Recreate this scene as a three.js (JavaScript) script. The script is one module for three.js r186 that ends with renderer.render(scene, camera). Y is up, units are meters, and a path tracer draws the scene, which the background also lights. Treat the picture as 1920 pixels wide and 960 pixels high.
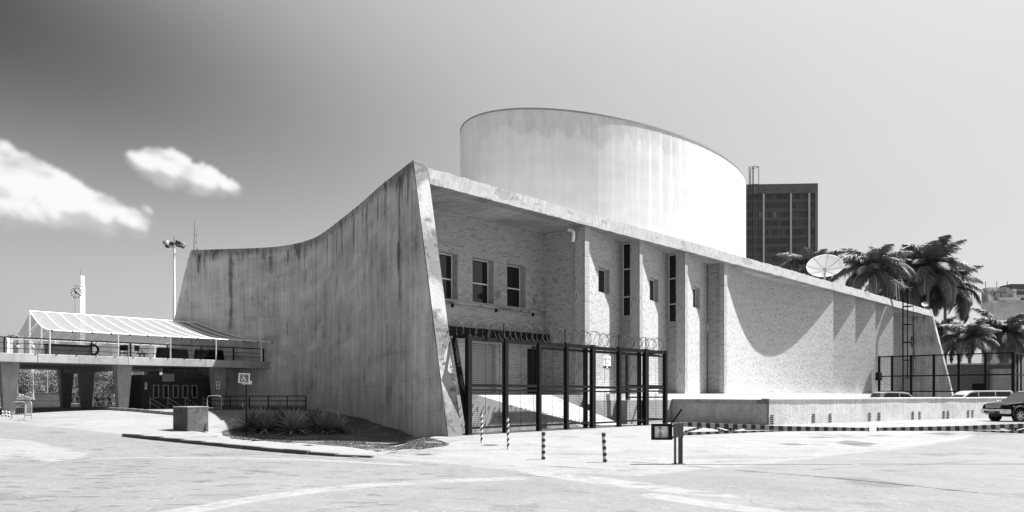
import * as THREE from 'three';
import { mergeGeometries, toCreasedNormals } from 'three/addons/utils/BufferGeometryUtils.js';
import { RoundedBoxGeometry } from 'three/addons/geometries/RoundedBoxGeometry.js';
import { TessellateModifier } from 'three/addons/modifiers/TessellateModifier.js';
import { MarchingCubes } from 'three/addons/objects/MarchingCubes.js';

// ---------------------------------------------------------------- camera, sky, sun, exposure
const EXPOSURE = 3.2;
const scene = new THREE.Scene();
const FOCAL = 1380, EYE = 1.75, HORIZON = 738, MID = 960;        // measured on the 1920 x 960 photograph
const camera = new THREE.PerspectiveCamera(2 * Math.atan(480 / FOCAL) * 180 / Math.PI, 2, 0.1, 6000);
camera.position.set(0, EYE, 0);
camera.lookAt(0, EYE, -10);
camera.setViewOffset(1920, 960, 0, 480 - HORIZON, 1920, 960);     // shift lens: level camera, raised frame
scene.add(camera);
const renderer = new THREE.WebGLRenderer({ antialias: true });
renderer.setSize(1024, 512);
renderer.toneMapping = THREE.LinearToneMapping;
renderer.toneMappingExposure = EXPOSURE;
renderer.shadowMap.enabled = true;

const SUN_DIR = new THREE.Vector3(0.491, 0.853, -0.178).normalize();
const sun = new THREE.DirectionalLight(0xffffff, 5);
sun.name = 'sun';
sun.position.copy(SUN_DIR).multiplyScalar(150).add(new THREE.Vector3(15, 0, -50));
sun.target.position.set(15, 0, -50);
sun.castShadow = true;
sun.shadow.mapSize.set(4096, 4096);
Object.assign(sun.shadow.camera, { left: -80, right: 80, top: 80, bottom: -80, near: 1, far: 400 });
sun.shadow.bias = -0.0004;
scene.add(sun, sun.target);

// ---------------------------------------------------------------- numbers, noise, textures
let seedState = 20240611;
const rnd = () => { seedState = (seedState + 0x6d2b79f5) | 0; let t = Math.imul(seedState ^ (seedState >>> 15), 1 | seedState); t = (t + Math.imul(t ^ (t >>> 7), 61 | t)) ^ t; return ((t ^ (t >>> 14)) >>> 0) / 4294967296; };
const rr = (a, b) => a + (b - a) * rnd();
const clamp = (x, a = 0, b = 1) => Math.min(b, Math.max(a, x));
const lerp = (a, b, t) => a + (b - a) * t;
const smooth = (a, b, x) => { const t = clamp((x - a) / (b - a)); return t * t * (3 - 2 * t); };
const hash = (x, y, s) => { let h = Math.imul(x, 374761393) ^ Math.imul(y, 668265263) ^ Math.imul(s, 2246822519); h = Math.imul(h ^ (h >>> 13), 1274126177); return ((h ^ (h >>> 16)) >>> 0) / 4294967296; };
function noise(x, y, s = 0, px = 0, py = 0) {            // value noise, periodic when px, py are given
  let xi = Math.floor(x), yi = Math.floor(y); const fx = x - xi, fy = y - yi;
  const m = (a, p) => p ? ((a % p) + p) % p : a;
  const x0 = m(xi, px), x1 = m(xi + 1, px), y0 = m(yi, py), y1 = m(yi + 1, py);
  const sx = fx * fx * (3 - 2 * fx), sy = fy * fy * (3 - 2 * fy);
  return lerp(lerp(hash(x0, y0, s), hash(x1, y0, s), sx), lerp(hash(x0, y1, s), hash(x1, y1, s), sx), sy);
}
function fbm(x, y, s, oct, px = 0, py = 0) {
  let v = 0, a = 0.5, n = 0;
  for (let i = 0; i < oct; i++) { v += a * noise(x, y, s + i * 17, px, py); n += a; x *= 2; y *= 2; px *= 2; py *= 2; a *= 0.5; }
  return v / n;
}
const toSRGB = (v) => v <= 0.0031308 ? v * 12.92 : 1.055 * Math.pow(v, 1 / 2.4) - 0.055;
function grayTex(w, h, fn, color = true) {               // fn(column, row) -> linear grey 0..1, row 0 at the bottom
  const d = new Uint8Array(w * h * 4);
  for (let y = 0; y < h; y++) for (let x = 0; x < w; x++) {
    const v = clamp(fn(x, y)), b = Math.round(255 * (color ? toSRGB(v) : v)), i = (y * w + x) * 4;
    d[i] = d[i + 1] = d[i + 2] = b; d[i + 3] = 255;
  }
  const t = new THREE.DataTexture(d, w, h);
  t.wrapS = t.wrapT = THREE.RepeatWrapping; t.magFilter = THREE.LinearFilter; t.minFilter = THREE.LinearMipmapLinearFilter; t.generateMipmaps = true;
  if (color) t.colorSpace = THREE.SRGBColorSpace;
  t.needsUpdate = true;
  return t;
}
const per = (t, sx, sy = sx) => { t.repeat.set(1 / sx, 1 / sy); return t; };   // a texture that spans sx by sy metres
const grey = (v) => new THREE.Color().setRGB(v, v, v);
const mat = (v, rough = 0.9, extra = {}) => new THREE.MeshStandardMaterial({ color: grey(v), roughness: rough, ...extra });
const flat = (g) => g.index ? g.toNonIndexed() : g;
const side2 = { side: THREE.DoubleSide };

// ---------------------------------------------------------------- sky: deep on the side away from the sun, pale towards it, hazy low down, two clouds
{
  const W = 2048, H = 1024, d = new Float32Array(W * H * 4);
  const G = [[0, 0.88], [30, 0.84], [45, 0.78], [55, 0.64], [62, 0.51], [68, 0.37], [73, 0.19], [77.5, 0.05], [84, 0.04], [92, 0.07], [105, 0.15], [120, 0.22], [180, 0.3]];
  const byAngle = (g) => { for (let i = 1; i < G.length; i++) if (g <= G[i][0]) return lerp(G[i - 1][1], G[i][1], smooth(G[i - 1][0], G[i][0], g) * 0.35 + 0.65 * (g - G[i - 1][0]) / (G[i][0] - G[i - 1][0])); return 0.3; };
  // clouds as soft lobes: azimuth right of the view axis, elevation, half sizes, tilt (degrees), strength
  const lobes = [[-36.5, 14.6, 3.4, 1.5, -10, 1], [-33.7, 14.1, 2.6, 1.25, -18, 1.1], [-31.5, 13.4, 2.2, 1.0, -20, 1.1], [-29.3, 12.8, 2.0, 0.8, -22, 1.0], [-27.5, 12.15, 1.5, 0.55, -22, 0.85], [-33.8, 11.9, 3, 0.55, -5, 0.5], [-40, 13.5, 4, 2, 0, 0.9],
    [-26.2, 16.0, 1.1, 0.5, -4, 0.95], [-24.7, 15.95, 1.6, 0.62, -6, 1.2], [-23.0, 15.5, 1.6, 0.55, -10, 1.15], [-21.4, 15.1, 1.0, 0.4, -12, 0.95], [-26.4, 12.75, 0.45, 0.18, -55, 0.55]];
  for (let y = 0; y < H; y++) {
    const el = ((y + 0.5) / H - 0.5) * Math.PI, eld = el * 180 / Math.PI, ce = Math.cos(el), se = Math.sin(el);
    for (let x = 0; x < W; x++) {
      const a = ((x + 0.5) / W - 0.5) * 2 * Math.PI, dx = ce * Math.cos(a), dz = ce * Math.sin(a);
      const g = Math.acos(clamp(dx * SUN_DIR.x + se * SUN_DIR.y + dz * SUN_DIR.z, -1, 1)) * 180 / Math.PI;
      let L = 0; for (let k = -4; k <= 4; k++) L += byAngle(Math.abs(g + k * 1.6)) / 9;
      const e = Math.max(0, eld), haze = 1 - smooth(4, 25, e);
      const far = clamp(g / 105), low = lerp(0.95, 0.45, Math.pow(far, 1.6));
      L = lerp(L, Math.max(low, L), haze);
      const az = Math.atan2(dx, -dz) * 180 / Math.PI;
      L *= 0.985 + 0.03 * fbm((az + 180) / 9, eld / 4, 5, 3);
      if (az > -60 && az < -15 && eld > 5 && eld < 24) {
        let c = 0, c2 = 0;
        const wx = (fbm(az * 0.9, eld * 0.9, 31, 6) - 0.5) * 2.2, wy = (fbm(az * 0.9 + 40, eld * 0.9, 47, 6) - 0.5) * 2.2;
        for (const [ca, ce2, ra, re, tilt, s] of lobes) {
          const t = tilt * Math.PI / 180, u0 = (az + wx * 0.5 - ca) * 0.95, v0 = eld + wy * 0.42 - ce2;
          const u = u0 * Math.cos(t) + v0 * Math.sin(t), v = -u0 * Math.sin(t) + v0 * Math.cos(t);
          const q = (u / ra) ** 2 + (v / (v > 0 ? re : re * 1.5)) ** 2, q2 = (u / (ra * 1.35)) ** 2 + ((v + 0.25 * re) / (v > 0 ? re * 1.3 : re * 2.9)) ** 2;
          c2 = Math.max(c2, s * Math.max(0, 1 - q2));
          c = Math.max(c, s * Math.max(0, 1 - q * 0.78)) + 0.1 * s * Math.max(0, 1 - q);
        }
        const fine = fbm(az * 1.7, eld * 1.9, 71, 5);
        let k = smooth(0.05, 0.62, c + (fine - 0.5) * 0.85 * smooth(0, 0.3, c));
        const veil = 0.5 * smooth(0.0, 0.85, c2 + (fbm(az * 0.8 + 5, eld * 1.6, 87, 5) - 0.5) * 0.9 * smooth(0, 0.3, c2)); L = lerp(L, Math.max(0.8, L), veil);
        const body = 0.98 - 0.34 * smooth(0.4, 0.72, fbm(az * 0.42 + 9, eld * 0.9, 91, 4));
        L = lerp(L, Math.max(body, L), k * 0.97);
      }
      const i = (y * W + x) * 4, r = L / EXPOSURE;
      d[i] = d[i + 1] = d[i + 2] = r; d[i + 3] = 1;
    }
  }
  const t = new THREE.DataTexture(d, W, H, THREE.RGBAFormat, THREE.FloatType);
  t.mapping = THREE.EquirectangularReflectionMapping; t.magFilter = THREE.LinearFilter; t.minFilter = THREE.LinearFilter; t.wrapS = THREE.RepeatWrapping;
  t.needsUpdate = true;
  scene.background = t;
  scene.environment = t;
}

// ---------------------------------------------------------------- geometry helpers
const V = (x, y, z) => new THREE.Vector3(x, y, z);
function metreUV(g) {                                     // uv in metres from position, by the face's main direction
  g = g.index ? g.toNonIndexed() : g;
  const p = g.attributes.position, uv = new Float32Array(p.count * 2), a = V(), b = V(), c = V();
  for (let i = 0; i < p.count; i += 3) {
    a.fromBufferAttribute(p, i); b.fromBufferAttribute(p, i + 1); c.fromBufferAttribute(p, i + 2);
    const n = b.clone().sub(a).cross(c.clone().sub(a)), ax = Math.abs(n.x), ay = Math.abs(n.y), az = Math.abs(n.z);
    [a, b, c].forEach((q, k) => {
      const j = (i + k) * 2;
      if (ay >= ax && ay >= az) { uv[j] = q.x; uv[j + 1] = q.z; } else if (ax >= az) { uv[j] = q.z; uv[j + 1] = q.y; } else { uv[j] = q.x; uv[j + 1] = q.y; }
    });
  }
  g.setAttribute('uv', new THREE.BufferAttribute(uv, 2));
  return g;
}
function mg(list) {
  const out = list.map((g) => { let n = g.index ? g.toNonIndexed() : g; if (!n.attributes.normal) n.computeVertexNormals(); for (const k of Object.keys(n.attributes)) if (!['position', 'normal', 'uv'].includes(k)) n.deleteAttribute(k); if (!n.attributes.uv) n.setAttribute('uv', new THREE.BufferAttribute(new Float32Array(n.attributes.position.count * 2), 2)); n.morphAttributes = {}; return n; });
  return out.length === 1 ? out[0] : mergeGeometries(out);
}
const bx = (x0, x1, y0, y1, z0, z1) => { const g = new THREE.BoxGeometry(Math.abs(x1 - x0), Math.abs(y1 - y0), Math.abs(z1 - z0)); g.translate((x0 + x1) / 2, (y0 + y1) / 2, (z0 + z1) / 2); return g; };
const rbx = (x0, x1, y0, y1, z0, z1, r = 0.02, s = 2) => { const g = new RoundedBoxGeometry(x1 - x0, y1 - y0, z1 - z0, s, r); g.translate((x0 + x1) / 2, (y0 + y1) / 2, (z0 + z1) / 2); return g; };
function bar(a, b, w, h = w) {                            // square bar from a to b
  const d = b.clone().sub(a), l = d.length(), g = new THREE.BoxGeometry(w, h, l);
  const m = new THREE.Matrix4().lookAt(b, a, Math.abs(d.y) > 0.98 * l ? V(1, 0, 0) : V(0, 1, 0));
  g.applyMatrix4(m); g.translate((a.x + b.x) / 2, (a.y + b.y) / 2, (a.z + b.z) / 2);
  return g;
}
function rod(a, b, r, seg = 6, r2 = r) {
  const d = b.clone().sub(a), l = d.length(), g = new THREE.CylinderGeometry(r2, r, l, seg, 1);
  g.applyQuaternion(new THREE.Quaternion().setFromUnitVectors(V(0, 1, 0), d.normalize()));
  g.translate((a.x + b.x) / 2, (a.y + b.y) / 2, (a.z + b.z) / 2);
  return g;
}
const cyl = (r0, r1, y0, y1, x = 0, z = 0, seg = 16) => { const g = new THREE.CylinderGeometry(r1, r0, y1 - y0, seg); g.translate(x, (y0 + y1) / 2, z); return g; };
const tube = (pts, r, n = 24, seg = 5) => new THREE.TubeGeometry(new THREE.CatmullRomCurve3(pts), n, r, seg, false);
function prism(pts, depth, holes = [], bevel = 0) {       // outline in x, y; front face at z = 0, body behind it
  const s = new THREE.Shape(pts.map((p) => new THREE.Vector2(p[0], p[1])));
  for (const h of holes) s.holes.push(new THREE.Path(h.map((p) => new THREE.Vector2(p[0], p[1]))));
  const g = new THREE.ExtrudeGeometry(s, { depth: depth - 2 * bevel, bevelEnabled: bevel > 0, bevelSize: bevel, bevelThickness: bevel, bevelOffset: -bevel, bevelSegments: 2, steps: 1, curveSegments: 10 });
  g.translate(0, 0, -depth + bevel);
  return g;
}
function tris(points, faces, smoothNormals = false) {     // faces of 3 or 4 corners
  const pos = [];
  for (const f of faces) for (const k of f.length === 4 ? [f[0], f[1], f[2], f[0], f[2], f[3]] : f) pos.push(...points[k]);
  const g = new THREE.BufferGeometry();
  g.setAttribute('position', new THREE.Float32BufferAttribute(pos, 3));
  g.computeVertexNormals();
  return smoothNormals ? toCreasedNormals(metreUV(g), 0.6) : metreUV(g);
}
function gridGeo(nu, nv, fn, uvf) {                       // parametric sheet, fn(i/nu, j/nv) -> [x, y, z]
  const pos = [], uv = [], idx = [];
  for (let j = 0; j <= nv; j++) for (let i = 0; i <= nu; i++) { const p = fn(i / nu, j / nv); pos.push(p[0], p[1], p[2]); const q = uvf ? uvf(i / nu, j / nv, p) : [i / nu, j / nv]; uv.push(q[0], q[1]); }
  for (let j = 0; j < nv; j++) for (let i = 0; i < nu; i++) { const a = j * (nu + 1) + i, b = a + 1, c = a + nu + 1, e = c + 1; idx.push(a, b, e, a, e, c); }
  const g = new THREE.BufferGeometry();
  g.setAttribute('position', new THREE.Float32BufferAttribute(pos, 3)); g.setAttribute('uv', new THREE.Float32BufferAttribute(uv, 2)); g.setIndex(idx); g.computeVertexNormals();
  return g;
}
const xf = (g, x = 0, y = 0, z = 0, ry = 0, rx = 0, rz = 0) => { g.applyMatrix4(new THREE.Matrix4().makeRotationFromEuler(new THREE.Euler(rx, ry, rz, 'YXZ'))); g.translate(x, y, z); return g; };

// ---------------------------------------------------------------- objects
const taken = new Map();
function numbered(n) { const k = taken.get(n) ?? 0; taken.set(n, k + 1); return k ? n + '_' + String(k).padStart(3, '0') : n; }
function part(name, geo, m, parent, label) {
  const o = new THREE.Mesh(Array.isArray(geo) ? mg(geo) : geo, m);
  o.name = name; o.castShadow = o.receiveShadow = true; parent.add(o);
  if (label) o.userData.label = label;
  return o;
}
function thing(name, label, category, pos = V(0, 0, 0), turn = 0, group) {
  const o = new THREE.Group(); o.name = numbered(name); scene.add(o);
  o.position.copy(pos); o.rotation.y = turn; o.userData = { label, category };
  if (group) o.userData.group = group;
  return o;
}
function single(name, geo, m, label, category, pos = V(0, 0, 0), turn = 0, group) {
  const o = part(numbered(name), geo, m, scene); o.position.copy(pos); o.rotation.y = turn; o.userData = { label, category };
  if (group) o.userData.group = group;
  return o;
}
function struct(name, geo, m, kind = 'structure', label, category) { const o = part(numbered(name), geo, m, scene); o.userData = { kind }; if (label) o.userData.label = label; if (category) o.userData.category = category; return o; }
function dup(root, pos, turn, label) {
  const r = root.clone(); r.userData = { ...root.userData }; r.name = numbered(root.name.replace(/_\d{3}$/, '')); scene.add(r);
  r.position.copy(pos); r.rotation.y = turn; if (label) r.userData.label = label;
  return r;
}

// ---------------------------------------------------------------- the place: theatre frame (u along the front, v inward), ground heights
const O = V(-4.09, 0, -30.49), TURN = Math.atan2(0.718, 0.696), CU = Math.cos(TURN), SU = Math.sin(TURN);
const L = (u, y, v) => V(O.x + CU * u - SU * v, y, O.z - SU * u - CU * v);
const toUV = (x, z) => { const dx = x - O.x, dz = -(z - O.z); return [dx * CU + dz * SU, -dx * SU + dz * CU]; };
function ground(x, z) {
  const [u, v] = toUV(x, z);
  let g = 0.8 * smooth(-3, 19, v) * lerp(0.62, 1, smooth(-14, -5, u)) * (1 - smooth(9, 22, u));
  g = lerp(g, 0.4, smooth(36, 46, v) * (1 - smooth(9, 22, u)));
  g -= 0.27 * smooth(1.7, 3.4, -z - 20.3 + (x + 4.56) * 0.79) * (1 - smooth(28.5, 32.5, -z)) * smooth(-13.5, -11, x) * (1 - smooth(-4.4, -2.9, x));   // hollow lawn
  g += 0.08 * smooth(19, 27, -z) * (1 - smooth(-1, 5, v)) * (1 - smooth(24, 40, x)) * smooth(-9, -2, x);
  return g;
}
const at = (px, py, depth) => V((px - MID) / FOCAL * depth, EYE + (HORIZON - py) / FOCAL * depth, -depth);
function spot(px, py, lift = 0) {                          // the place on the ground that shows at px, py
  const k = (px - MID) / FOCAL; let best = null;
  for (let D = 7; D < 200; D += 0.02) { const y = HORIZON + FOCAL * (EYE - ground(k * D, -D) - lift) / D; if (y <= py) { best = D; break; } }
  const D = best ?? 200; return V(k * D, ground(k * D, -D) + lift, -D);
}

// ---------------------------------------------------------------- surface textures
const WALL_H = 11.43, WALL_LEN = 26, BATTER = 2.5;
const texAsphalt = per(grayTex(1024, 1024, (x, y) => {
  const u = x / 1024, v = y / 1024;
  const big = fbm(u * 5, v * 5, 3, 4, 5, 5), mid = fbm(u * 40, v * 40, 9, 3, 40, 40), fine = hash(x, y, 4);
  const smear = fbm(u * 10, v * 70, 21, 3, 10, 70);
  let a = 0.195 + 0.1 * (big - 0.5) + 0.08 * (mid - 0.5) + 0.07 * (fine - 0.5);
  if (smear > 0.62) a -= 0.4 * (smear - 0.62);
  const spotn = noise(u * 180, v * 180, 33, 180, 180); if (spotn > 0.93) a += 0.1; if (spotn < 0.035) a -= 0.09;
  return a;
}), 11);
const texApron = per(grayTex(1024, 1024, (x, y) => {
  const u = x / 1024, v = y / 1024;
  const big = fbm(u * 4, v * 4, 13, 4, 4, 4), mid = fbm(u * 30, v * 30, 19, 3, 30, 30), fine = hash(x, y, 14);
  let a = 0.255 + 0.08 * (big - 0.5) + 0.06 * (mid - 0.5) + 0.04 * (fine - 0.5);
  const s = fbm(u * 8, v * 26, 23, 4, 8, 26); if (s > 0.63) a -= 0.4 * (s - 0.63);
  if (noise(u * 140, v * 140, 43, 140, 140) < 0.04) a -= 0.1;
  return a;
}), 9);
const texConcrete = per(grayTex(1024, 1024, (x, y) => {
  const u = x / 1024, v = y / 1024;
  const big = fbm(u * 4, v * 4, 103, 4, 4, 4), mid = fbm(u * 18, v * 18, 109, 4, 18, 18), run = fbm(u * 60, v * 5, 113, 3, 60, 5), fine = hash(x, y, 104);
  return 0.33 + 0.16 * (big - 0.5) + 0.14 * (mid - 0.5) + 0.1 * (run - 0.5) + 0.04 * (fine - 0.5);
}), 5);
const texPatchy = per(grayTex(1024, 1024, (x, y) => {        // weathered cast concrete with pale and dark areas of clear outline
  const u = x / 1024, v = y / 1024;
  const big = fbm(u * 5, v * 5, 203, 5, 5, 5), mid = fbm(u * 26, v * 26, 209, 4, 26, 26), fine = hash(x, y, 204);
  let a = 0.44 + 0.12 * (mid - 0.5) + 0.05 * (fine - 0.5);
  a -= 0.25 * smooth(0.42, 0.62, big + 0.3 * (mid - 0.5));
  a -= 0.1 * smooth(0.60, 0.66, mid);
  return a;
}), 7);
const texFascia = per(grayTex(2048, 128, (x, y) => {         // brushed slanting strokes over pale concrete
  const u = x / 2048, v = y / 128, sl = u - v * 0.018;
  const st = fbm(sl * 300, v * 3, 303, 3, 300, 0), big = fbm(u * 24, v * 2, 309, 4, 24, 0), fine = hash(x, y, 304);
  let a = 0.43 + 0.26 * (st - 0.5) + 0.16 * (big - 0.5) + 0.05 * (fine - 0.5);
  a -= 0.16 * smooth(0.62, 0.7, big) ;
  return a;
}), 24, 0.9);
const WALL_TEX_V0 = -3, WALL_TEX_LEN = 32;
const texWall = grayTex(2048, 768, (x, y) => {                // the big side wall: cast marks, rain runs from the top, mould
  const s = WALL_TEX_V0 + x / 2048 * WALL_TEX_LEN, h = y / 768 * 11.6, top = WALL_H - h;
  const big = fbm(s * 0.35, h * 0.5, 403, 5), mid = fbm(s * 1.6, h * 1.6, 409, 4), fine = hash(x, y, 404), run = fbm(s * 5, h * 0.22, 413, 4);
  const lifts = fbm(s * 0.25, h * 2.3 + 0.35 * s, 421, 4);
  let a = 0.325 + 0.1 * (big - 0.5) + 0.1 * (mid - 0.5) + 0.1 * (run - 0.5) + 0.12 * (fbm(s * 14, h * 0.5, 417, 3) - 0.5) + 0.09 * (lifts - 0.5) + 0.07 * (fine - 0.5);
  a += 0.055 * (hash(Math.floor(s / 0.11 + 90), Math.floor((h + 0.03 * s) / 2.54), 71) - 0.5);                                     // single boards
  const liftN = (h + 0.03 * s + 0.08 * (fbm(s * 0.5, 3, 73, 2) - 0.5)) / 1.27, lf = Math.abs(liftN - Math.round(liftN)) * 1.27; a -= 0.05 * smooth(0.035, 0.008, lf) * smooth(0.35, 0.6, fbm(s * 0.8, h * 0.8, 75, 3)); a += 0.035 * (hash(Math.floor(liftN), Math.floor((s + 3) / 1.29), 77) - 0.5);   // lifts and panels
  { const tx = (s + 90) / 0.645, ty = h / 1.27 + 0.5, dx = (tx - Math.round(tx)) * 0.645, dy = (ty - Math.round(ty)) * 1.27; if (dx * dx + dy * dy < 0.0007 && hash(Math.round(tx), Math.round(ty), 79) > 0.35) a -= 0.12; }   // tie holes
  const pat = fbm(s * 0.9 + 7, h * 1.1, 83, 5); a += 0.035 * smooth(0.6, 0.64, pat); a -= 0.03 * smooth(0.42, 0.38, pat);
  const colN = fbm(s * 3.1, 0.5, 431, 4), reach = 0.25 + 7 * Math.max(0, colN - 0.5) * (0.4 + fbm(s * 0.6, 2.2, 437, 2));
  const edge = top - reach * (0.7 + 0.6 * fbm(s * 8, h * 2, 439, 3));
  a -= 0.17 * smooth(0.35, -0.05, edge) * (0.45 + 0.9 * fbm(s * 6, h * 1.3, 441, 3));
  for (const [c, w, t0, t1, k] of [[1.55, 0.16, 0.2, 5.9, 0.2], [1.75, 0.1, 2.9, 4.6, 0.2], [16.2, 0.1, 0, 6, 0.17], [23.6, 0.16, 0.5, 5.6, 0.19], [21.1, 0.2, 0.5, 2, 0.14], [25.4, 0.14, 0.2, 1.6, 0.14], [19.7, 0.12, 0.2, 1.7, 0.1], [6.2, 0.12, 0.2, 2.6, 0.13], [3.4, 0.15, 0, 1.7, 0.12], [12.8, 0.1, 0, 2.8, 0.1]]) {
    const d = Math.abs(s + 0.025 * Math.sin(h * 2.1 + c) - c) / w;
    if (d < 2.2 && top > t0 && top < t1) a -= k * smooth(1.6, 0.2, d + 1.3 * (fbm(s * 9, h * 2.5, 451, 3) - 0.35)) * smooth(t1, t1 - 0.7, top) * smooth(t0 - 0.01, t0 + 0.2, top);
  }
  const blot = fbm(s * 3.4, h * 1.1, 461, 5); a -= 0.07 * smooth(0.62, 0.78, blot);
  return Math.max(0.035, a);
});
texWall.wrapS = texWall.wrapT = THREE.ClampToEdgeWrapping;
const brickRow = 0.058, bricks = [];
{ for (let r = 0; r < 64; r++) { const row = []; let x = rnd() * 0.3; const x0 = x; while (x < x0 + 4) { const l = rr(0.18, 0.32); const q = rnd(); row.push([x, l, q < 0.05 ? rr(0.25, 0.34) : q < 0.3 ? rr(0.36, 0.43) : rr(0.44, 0.54)]); x += l; } bricks.push(row); } }
const brickAt = (x, y) => {                                   // x, y in metres inside a 4 m tile -> [tone, joint depth]
  const r = Math.min(63, Math.floor(y / (4 / 64))), fy = y / (4 / 64) - r, row = bricks[r];
  let xx = x; if (xx < row[0][0]) xx += 4;
  let k = row.length - 1; for (let i = 0; i < row.length; i++) if (xx < row[i][0] + row[i][1]) { k = i; break; }
  const fx = xx - row[k][0], j = fy < 0.2 || fx < 0.009;
  return [row[k][2], j];
};
const texBrick = per(grayTex(2048, 2048, (x, y) => { const [t, j] = brickAt(x / 512, y / 512); const n = fbm(x / 512 * 3, y / 512 * 3, 503, 3, 12, 12); return (j ? 0.33 : t) * (0.95 + 0.1 * n) + 0.03 * (hash(x, y, 505) - 0.5); }), 4);
const bumpBrick = per(grayTex(2048, 2048, (x, y) => { const [t, j] = brickAt(x / 512, y / 512); return j ? 0.15 : 0.75 + 0.5 * (t - 0.45); }, false), 4);
const texStucco = per(grayTex(1024, 512, (x, y) => {          // rough rendered parapet with runs and patches
  const u = x / 1024, v = y / 512, big = fbm(u * 10, v * 3, 603, 4, 10, 3), mid = fbm(u * 60, v * 20, 609, 3, 60, 20), run = fbm(u * 90, v * 2, 613, 3, 90, 2);
  return 0.42 + 0.18 * (big - 0.5) + 0.2 * (mid - 0.5) + 0.14 * (run - 0.5) - 0.1 * smooth(0.62, 0.7, mid) + 0.05 * (hash(x, y, 7) - 0.5);
}), 9, 3);
const bumpRough = per(grayTex(512, 512, (x, y) => fbm(x / 512 * 24, y / 512 * 24, 703, 4, 24, 24), false), 2);
const texDrum = grayTex(2048, 512, (x, y) => {                // around the drum, from its left side across the front
  const s = x / 2048 * 90, h = y / 512 * 11.6, top = 11.3 - h;
  const big = fbm(s * 0.3, h * 0.5, 803, 5), mid = fbm(s * 1.5, h * 1.5, 809, 4), run = fbm(s * 4, h * 0.3, 813, 3), lifts = fbm(s * 0.2, h * 1.8, 815, 3);
  let a = 0.6 + 0.09 * (big - 0.5) + 0.07 * (mid - 0.5) + 0.07 * (run - 0.5) + 0.06 * (lifts - 0.5) + 0.02 * (hash(x, y, 8) - 0.5);
  const reach = 2.2 * fbm(s * 1.4, 1.1, 821, 4) * (0.4 + fbm(s * 0.25, 3.3, 823, 2));
  a -= 0.11 * smooth(0.3, -0.2, top - reach) * (0.3 + fbm(s * 6, h * 1.5, 827, 3)) * smooth(0.4, 0.6, fbm(s * 0.14, 7.7, 829, 2) + 0.1);
  return a;
});
const M = {
  asphalt: mat(0.6, 0.92, { map: texAsphalt, vertexColors: true, bumpMap: bumpRough, bumpScale: 0.004 }),
  apron: mat(0.62, 0.9, { map: texApron }),
  concrete: mat(0.8, 0.92, { map: texConcrete, bumpMap: bumpRough, bumpScale: 0.008 }),
  patchy: mat(0.72, 0.92, { map: texPatchy, bumpMap: bumpRough, bumpScale: 0.01 }),
  fascia: mat(0.54, 0.92, { map: texFascia }),
  wall: mat(1.3, 0.93, { map: texWall }),
  brick: mat(0.78, 0.9, { map: texBrick, bumpMap: bumpBrick, bumpScale: 0.005 }),
  stucco: mat(1.35, 0.93, { map: texStucco, bumpMap: bumpRough, bumpScale: 0.006 }),
  drum: mat(0.9, 0.9, { map: texDrum }),
  kerb: mat(0.62, 0.95, { map: texConcrete }),
  blackSteel: new THREE.MeshPhysicalMaterial({ color: grey(0.007), roughness: 0.7, specularIntensity: 0.3 }),
  greySteel: mat(0.3, 0.5),
  whitePaint: mat(0.8, 0.5),
  blackPaint: mat(0.03, 0.6),
  alu: mat(0.62, 0.45),
  glass: mat(0.012, 0.08),
  dark: new THREE.MeshPhysicalMaterial({ color: grey(0.01), roughness: 0.9, specularIntensity: 0.25 }),
  darkGrey: mat(0.07, 0.8),
  soil: mat(0.11, 1, { map: per(grayTex(512, 512, (x, y) => 0.75 + 0.5 * (fbm(x / 512 * 20, y / 512 * 20, 903, 4, 20, 20) - 0.5) + 0.35 * (hash(x, y, 9) - 0.5)), 3) }),
};

// ---------------------------------------------------------------- ground
{
  const line = (a, b, step, far) => { const o = []; for (let x = a; x <= b + 1e-6; x += step) o.push(x); let s = step; let hi = b; while (hi < far) { s *= 1.5; hi += s; o.push(hi); } s = step; let lo = a; const pre = []; while (lo > -far) { s *= 1.5; lo -= s; pre.unshift(lo); } return [...pre, ...o]; };
  const xs = line(-40, 44, 0.6, 3000), zs = line(-76, 4, 0.6, 3000);
  const pos = [], uv = [], col = [], idx = [];
  for (const z of zs) for (const x of xs) {
    pos.push(x, ground(x, z) - (x > -29.5 && x < 35.5 && z > -51.5 && z < -7.5 ? 0.04 : 0), z); uv.push(x, z);
    const c = 0.86 + 0.26 * fbm(x * 0.22 + 50, z * 0.22 + 90, 55, 3) + 0.1 * (noise(x * 1.1 + 70, z * 1.1 + 80, 57) - 0.5); col.push(c, c, c);
  }
  const nx = xs.length;
  for (let j = 0; j < zs.length - 1; j++) for (let i = 0; i < nx - 1; i++) { const a = j * nx + i; idx.push(a, a + nx, a + nx + 1, a, a + nx + 1, a + 1); }
  const g = new THREE.BufferGeometry();
  g.setAttribute('position', new THREE.Float32BufferAttribute(pos, 3)); g.setAttribute('uv', new THREE.Float32BufferAttribute(uv, 2)); g.setAttribute('color', new THREE.Float32BufferAttribute(col, 3));
  g.setIndex(idx); g.computeVertexNormals();
  struct('ground', g, M.asphalt, 'structure', 'worn pale paved roadway and forecourt', 'ground');
}
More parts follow.
